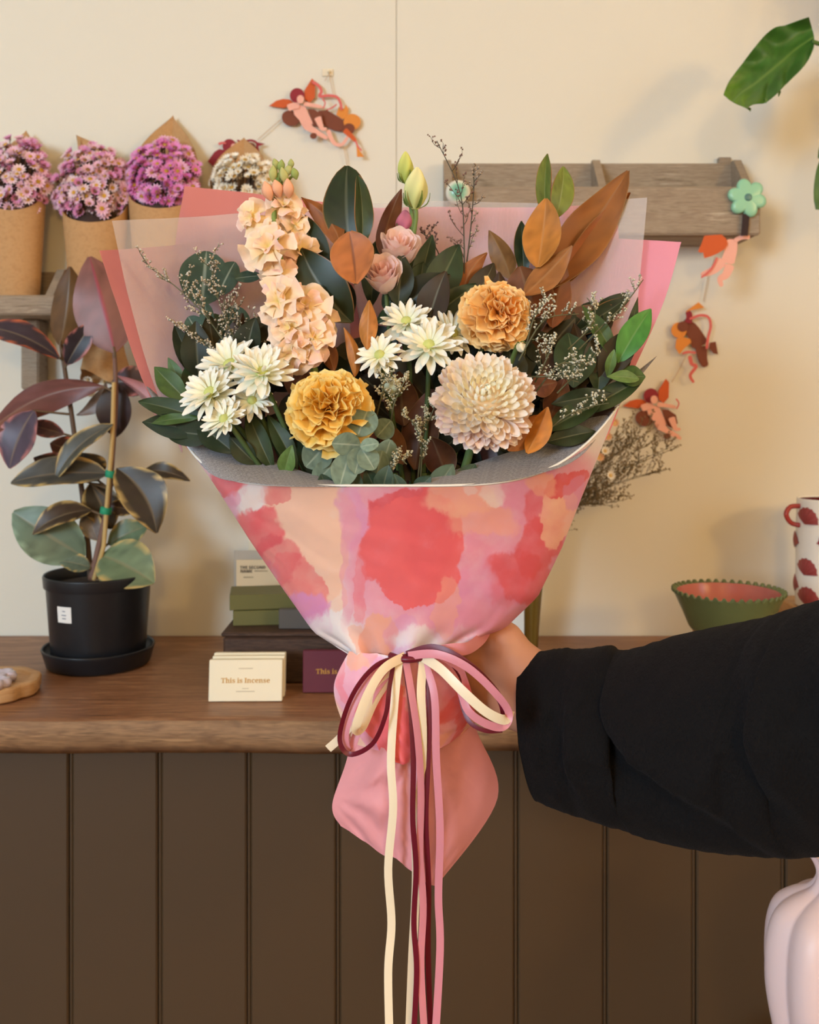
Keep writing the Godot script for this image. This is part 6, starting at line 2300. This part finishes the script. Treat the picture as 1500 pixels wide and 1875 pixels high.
# ==================================================================== things at the other end
func right_goods() -> void:
	rng.seed = 71
	# tall trumpet vase of dried sprays behind the bouquet
	var d := 1.44
	var c := P(966, 1190, d)
	c.y = COUNTER_Y
	var v := thing("trumpet_vase", "slim olive brown ridged vase standing behind the bouquet", "vase", c)
	var mb := MB.new()
	var pr := []
	for k in 15:
		var t := k / 14.0
		pr.append(Vector2(S(lerpf(19, 42, pow(t, 1.1)), d), 0.001 + t * 0.235))
	for k in 8:
		var t := 1.0 - k / 7.0
		pr.append(Vector2(S(lerpf(16, 39, pow(t, 1.1)), d), 0.006 + t * 0.229))
	mb.lathe([Vector2(0, 0.001)] + pr + [Vector2(0, 0.006)], c, 48, Color.WHITE, 12, 0.10)
	part(v, "vase_body", mb.mesh(mat(104, 88, 40, 0.25), true, false))
	var cd := thing("white_card", "blue white card standing beside the slim olive vase", "card", P(930, 1192, 1.41))
	boxpart(cd, "card_sheet", mat(206, 216, 222, 0.6), P(930, 1155, 1.405), Vector3(S(60, 1.405), S(92, 1.405), 0.002), 0.0004, Basis(Vector3.BACK, 0.0))
	var ds := thing("dried_sprays", "wispy brown dried flower sprays standing in the slim olive vase", "dried flowers", P(966, 1010, 1.44))
	for i in 17:
		var tipx := lerpf(1050, 1250, (i + R(0, 0.9)) / 17.0)
		var tipy := lerpf(745, 925, R(0, 1)) if tipx < 1150 else lerpf(775, 870, R(0, 1))
		var dd := R(1.40, 1.48)
		var pts := [[966, 1010, 1.44], [1000, 950, 1.44], [lerpf(1010, tipx, 0.5), lerpf(930, tipy, 0.55), (1.44 + dd) * 0.5], [tipx, tipy, dd]]
		var gg := spray_geometry(pxline(pts), 25, S(64, 1.44), 2.0, Color(0.16, 0.13, 0.075), C(158, 136, 100), 0.0008)
		var o := part(ds, "spray", gg[0].mesh(M.stem, true, false))
		var q := part(o, "tiny_blooms", gg[1].mesh(M.tiny, true, false))
		q.position = Vector3.ZERO
		q.set_meta("kind", "stuff")
	for i in 7:
		var wh: bool = i < 2
		part(ds, "dried_daisy", daisy_mesh(C(238, 234, 226) if wh else C(226, 176, 140), C(248, 246, 240) if wh else C(236, 196, 160), C(220, 190, 130), 0.3), Transform3D(aim_basis(Vector3(0.1, 0.3, 1)).scaled_local(Vector3.ONE * 0.009), P([1118, 1108, 1112, 1098, 1125, 1092, 1106][i], [871, 826, 800, 838, 775, 812, 790][i], 1.385)))
	# pale wooden riser with bowl and tall mug
	var y_r := EYE - 0.300
	var x0 := P(1436, 0, 1.46).x
	var rs := thing("riser_board", "pale wooden riser under the tall shell mug", "riser", Vector3(0.66, COUNTER_Y, -1.40))
	boxpart(rs, "riser_top", M.light_wood, Vector3((x0 + 1.0) * 0.5, y_r - 0.010, -1.40), Vector3(1.0 - x0, 0.020, 0.20), 0.002)
	for e in [x0 + 0.012, 0.988]:
		boxpart(rs, "riser_foot", M.light_wood, Vector3(e, (COUNTER_Y + y_r - 0.02) * 0.5, -1.40), Vector3(0.02, y_r - 0.0205 - COUNTER_Y, 0.19), 0.002)
	var wr := thing("round_stand", "round turned wooden stand under the green toothed bowl", "stand", Vector3(P(1334, 0, 1.275).x, COUNTER_Y, -1.275))
	var wm := MB.new()
	var hs := y_r - COUNTER_Y - 0.0005
	wm.lathe([Vector2(0, 0.0005), Vector2(0.046, 0.0005), Vector2(0.048, 0.003), Vector2(0.042, 0.012), Vector2(0.030, 0.03), Vector2(0.032, 0.045), Vector2(0.046, hs - 0.004), Vector2(0.045, hs), Vector2(0, hs)], Vector3(P(1334, 0, 1.275).x, COUNTER_Y, -1.275), 40)
	part(wr, "stand_body", wm.mesh(M.light_wood, true))
	# green bowl with a zigzag rim and pink glaze inside
	var bd := 1.275
	var bc := P(1334, 0, bd)
	bc.y = y_r
	var bw := thing("zigzag_bowl", "olive green ceramic bowl with a toothed rim and pink glazed inside", "bowl", bc)
	var Rr := S(101, bd)
	var hb := P(0, 1081, bd).y - y_r
	var outer := MB.new()
	var seg := 168
	var orow := []
	for q in [[0.0, 0.0], [0.66, 0.0], [0.70, 0.004], [0.80, hb * 0.42], [0.90, hb * 0.74], [0.965, hb * 0.93], [1.0, hb]]:
		var row := []
		for j in seg + 1:
			var a := TAU * j / seg
			var tooth: float = (0.0022 * (1.0 if j % 4 < 2 else -1.0)) if q[0] >= 0.999 else 0.0
			row.append(bc + Vector3(cos(a) * Rr * q[0], q[1] + tooth, sin(a) * Rr * q[0]))
		orow.append(row)
	var rim := []
	for q in [[0.965, hb + 0.0003], [0.90, hb - 0.002]]:
		var row := []
		for j in seg + 1:
			var a := TAU * j / seg
			var tooth: float = 0.0022 * (1.0 if j % 4 < 2 else -1.0) if q[0] > 0.95 else 0.0
			row.append(bc + Vector3(cos(a) * Rr * q[0], q[1] + tooth, sin(a) * Rr * q[0]))
		rim.append(row)
	outer.grid(orow + rim, Color.WHITE)
	part(bw, "bowl_body", outer.mesh(mat(98, 110, 70, 0.35), true, false))
	var inn := MB.new()
	inn.lathe([Vector2(Rr * 0.902, hb - 0.0018), Vector2(Rr * 0.87, hb - 0.008), Vector2(Rr * 0.80, hb * 0.5), Vector2(Rr * 0.66, hb * 0.25), Vector2(Rr * 0.4, 0.009), Vector2(0, 0.008)], bc, 64)
	part(bw, "inner_glaze", inn.mesh(mat(182, 104, 92, 0.22), true, false), Transform3D.IDENTITY, "pink glazed inside")
	# tall white mug with raised shells
	var md := 1.41
	var mr := S(56, md)
	var mc := P(1518, 0, md)
	mc.y = y_r
	var mh := P(0, 912, md).y - y_r
	var mg := thing("shell_mug", "tall white mug with raised red scallop shells and a red handle", "mug", mc)
	var mm := MB.new()
	mm.lathe([Vector2(0, 0.0005), Vector2(mr * 0.96, 0.0005), Vector2(mr * 1.03, 0.004), Vector2(mr * 1.02, mh * 0.4), Vector2(mr * 0.99, mh * 0.98), Vector2(mr * 0.975, mh), Vector2(mr * 0.95, mh * 0.998), Vector2(mr * 0.93, mh * 0.985)], mc, 64)
	part(mg, "mug_body", mm.mesh(mat(240, 236, 226, 0.25), true, false))
	var mi := MB.new()
	mi.lathe([Vector2(mr * 0.932, mh * 0.986), Vector2(mr * 0.92, mh * 0.9), Vector2(mr * 0.9, 0.01), Vector2(0, 0.008)], mc, 48)
	part(mg, "mug_inside", mi.mesh(mat(96, 24, 24, 0.25), true, false), Transform3D.IDENTITY, "dark red glazed inside")
	var hm := MB.new()
	hm.tube(curve([mc + Vector3(-mr * 0.97, P(0, 926, md).y - y_r, 0.004), P(1448, 928, md), P(1440, 940, md), P(1444, 952, md), P(1452, 959, md), mc + Vector3(-mr * 0.97, P(0, 961, md).y - y_r, 0.004)], 20), 0.0036, 0.0036, 10)
	part(mg, "handle", hm.mesh(mat(168, 62, 58, 0.25), true, false), Transform3D.IDENTITY, "glossy red ring handle")
	# shells: ribbed fans wrapped on the wall of the mug
	var shell_m := mat(152, 66, 64, 0.3)
	for q in [[-62, 942, 19, -0.35], [-18, 983, 20, 0.0], [-64, 1034, 19, -0.3], [-62, 1086, 20, -0.2], [10, 940, 19, 0.2], [2, 1048, 19, 0.3], [24, 1000, 19, 0.1], [24, 1092, 19, 0.1], [52, 960, 19, 0.0], [60, 1040, 19, 0.0], [-110, 990, 19, 0.1], [-110, 1070, 19, 0.1]]:
		var rows := []
		var cy := P(0, q[1], md).y
		for k in 7:
			var t := k / 6.0
			var row := []
			for j in 29:
				var w := -1.0 + j / 14.0
				var an := w * 1.25
				var rr := S(q[2] * 1.7, md) * t * (1.0 - 0.06 * absf(sin(j * PI / 4.0)))
				var lx := sin(an) * rr * 0.8
				var ly := cos(an) * rr - S(q[2] * 0.85, md)
				var tw := Vector2(lx, ly).rotated(q[3])
				var phi := deg_to_rad(90.0 - q[0]) - tw.x / mr
				var lift := 0.0004 + 0.0024 * sin(PI * clampf(t * 0.9 + 0.05, 0, 1)) * (0.55 + 0.45 * absf(cos(j * PI / 4.0))) * (1.0 - 0.6 * w * w)
				row.append(Vector3(mc.x + cos(phi) * (mr * 1.02 + lift), cy + tw.y, mc.z + sin(phi) * (mr * 1.02 + lift)))
			rows.append(row)
		var sh := MB.new()
		sh.sheet(rows, Color.WHITE, Color.WHITE, 0.0008)
		part(mg, "shell", sh.mesh(shell_m, true, false), Transform3D.IDENTITY, "raised red scallop shell")
	monstera()
	wall_planter()
	pink_vase()


func monstera() -> void:
	rng.seed = 81
	var d := 1.36
	var t := thing("monstera_leaf", "glossy green split leaf reaching down on its stalk over the wall", "plant", P(1490, 72, d))
	var ctrl := [[[1481, 32, 1.35], [1487, 50, 1.37], [1491, 68, 1.365], [1491, 78, 1.355], [1490, 86, 1.34]],
		[[1440, 45, 1.36], [1450, 68, 1.375], [1458, 90, 1.365], [1470, 102, 1.35], [1479, 113, 1.33]],
		[[1410, 57, 1.36], [1420, 88, 1.37], [1428, 116, 1.35], [1441, 130, 1.34], [1452, 142, 1.315]],
		[[1384, 84, 1.355], [1394, 110, 1.36], [1404, 136, 1.34], [1418, 150, 1.325], [1430, 164, 1.30]],
		[[1362, 114, 1.35], [1372, 134, 1.35], [1382, 154, 1.33], [1394, 170, 1.315], [1404, 186, 1.295]],
		[[1337, 146, 1.345], [1348, 158, 1.34], [1358, 170, 1.325], [1366, 184, 1.31], [1374, 194, 1.29]],
		[[1325, 174, 1.34], [1332, 180, 1.335], [1342, 187, 1.325], [1356, 194, 1.31], [1371, 201, 1.295]]]
	var rows := net(pxnet(ctrl), 48, 24)
	var cols := []
	for i in rows.size():
		var cl := []
		for j in rows[i].size():
			var u: float = j / 24.0
			var v := i / 48.0
			var side := absf(u - 0.5) * 2.0
			var z := 0.006 * sin(v * 24.0 - side * 5.0) * smoothstep(0.1, 0.6, side) * sin(PI * clampf(v, 0.05, 0.95))
			rows[i][j] += Vector3(0, 0, z)
			var c := C(62, 104, 40).lerp(C(92, 124, 30), smoothstep(0.6, 1.0, v)) * (1.0 + noise.get_noise_2d(u * 5.0, v * 7.0) * 0.3)
			if absf(u - 0.5) < 0.03:
				c = C(98, 130, 60)
			c.a = 1.0
			cl.append(c)
		cols.append(cl)
	var mb := MB.new()
	mb.sheet(rows, cols, C(92, 122, 62), 0.0008)
	part(t, "leaf_blade", mb.mesh(M.leaf_gloss, true, false))
	for g in [[1427, 163, 1426, 177], [1402, 180, 1403, 189], [1371, 197, 1374, 204]]:
		part(t, "leaf_lobe", leaf_mesh(P(g[0], g[1], 1.305), P(g[2], g[3], 1.30), 0.004, Vector3(0, 0, 1), M.leaf, C(92, 122, 62), C(92, 122, 62), {"n": 5}))
	var sm := MB.new()
	sm.tube(curve(pxline([[1488, 76, 1.357], [1510, 80, 1.37], [1560, 62, 1.36], [1622, -40, 1.35], [1650, -190, 1.37], [1664, -160, 1.39]]), 16), 0.003, 0.0042, 8, C(84, 116, 56))
	part(t, "leaf_stalk", sm.mesh(M.stem, true, false))
	# second trailing plant, its leaves just entering the frame
	var p2 := thing("trailing_plant", "trailing green plant with oval leaves hanging beside the wall", "plant", P(1530, 330, 1.40))
	var st := MB.new()
	st.tube(curve(pxline([[1672, -160, 1.39], [1600, -196, 1.36], [1560, -40, 1.355], [1545, 180, 1.38], [1540, 330, 1.40], [1548, 420, 1.40]]), 20), 0.0025, 0.0018, 7, C(84, 110, 56))
	part(p2, "vine", st.mesh(M.stem, true, false))
	for g in [[1545, 215, 1500, 290, 46], [1545, 275, 1497, 384, 70], [1545, 120, 1590, 200, 60], [1542, 330, 1590, 400, 60]]:
		pleaf(p2, "leaf", [g[0], g[1], 1.40], [g[2], g[3], 1.37], g[4], M.leaf, C(72, 108, 56), C(96, 126, 80), {"fold": 0.25, "e": 0.7})


func wall_planter() -> void:
	# the pot that the two hanging plants grow from, on a bracket above the frame
	var c := P(1668, -40, 1.40)
	var t := thing("wall_planter", "small terracotta pot on a wall bracket feeding the hanging leaves", "pot", c)
	var mb := MB.new()
	mb.lathe([Vector2(0, -0.02), Vector2(0.052, -0.02), Vector2(0.056, -0.016), Vector2(0.070, 0.082), Vector2(0.076, 0.084), Vector2(0.078, 0.102), Vector2(0.074, 0.104), Vector2(0.068, 0.100), Vector2(0.066, 0.085), Vector2(0, 0.083)], c, 48)
	part(t, "pot_body", mb.mesh(mat(176, 104, 76, 0.8), true, false))
	boxpart(t, "bracket_arm", M.black, c + Vector3(0, -0.026, -0.035), Vector3(0.09, 0.010, 0.185), 0.001)
	boxpart(t, "bracket_plate", M.black, Vector3(c.x, c.y - 0.05, -WALL_D + 0.004), Vector3(0.04, 0.09, 0.006), 0.001)


func pink_vase() -> void:
	var d := 0.98
	var c := P(1532, 0, d)
	var yb := EYE - S(2040 - HORIZON, d)
	c.y = yb
	var v := thing("lobed_vase", "pale pink lobed vase with a narrow neck in front of the panelling", "vase", c)
	var prof := []
	for q in [[0, 2040], [70, 2040], [80, 2034], [98, 1960], [114, 1890], [127, 1820], [130, 1770], [126, 1715], [112, 1675], [84, 1650], [52, 1632], [38, 1615], [36, 1600], [40, 1584], [48, 1570], [56, 1560], [53, 1560], [44, 1572], [34, 1590], [32, 1620]]:
		prof.append(Vector2(S(q[0], d), EYE - S(q[1] - HORIZON, d) - yb))
	var smooth := []
	var p3 := []
	for p in prof:
		p3.append(Vector3(p.x, p.y, 0))
	for p in curve(p3, 76):
		smooth.append(Vector2(maxf(p.x, 0.0), p.y))
	var mb := MB.new()
	mb.lathe(smooth, c, 160, Color.WHITE, 9, 0.13)
	part(v, "vase_body", mb.mesh(mat(236, 212, 214, 0.4), true, false))
	var pl := thing("plinth", "round pale wooden stool under the pink lobed vase", "stool", Vector3(c.x, 0, c.z))
	var pm := MB.new()
	pm.lathe([Vector2(0, yb - 0.032), Vector2(0.13, yb - 0.032), Vector2(0.136, yb - 0.028), Vector2(0.136, yb - 0.006), Vector2(0.131, yb - 0.001), Vector2(0, yb - 0.001)], Vector3(c.x, 0, c.z), 48)
	part(pl, "seat", pm.mesh(M.light_wood, true))
	for i in 3:
		var a := TAU * i / 3.0 + 0.4
		var lm := MB.new()
		lm.tube([Vector3(c.x + cos(a) * 0.09, yb - 0.03, c.z + sin(a) * 0.09), Vector3(c.x + cos(a) * 0.13, 0.001, c.z + sin(a) * 0.13)], 0.014, 0.011, 10)
		part(pl, "leg", lm.mesh(M.light_wood, true))
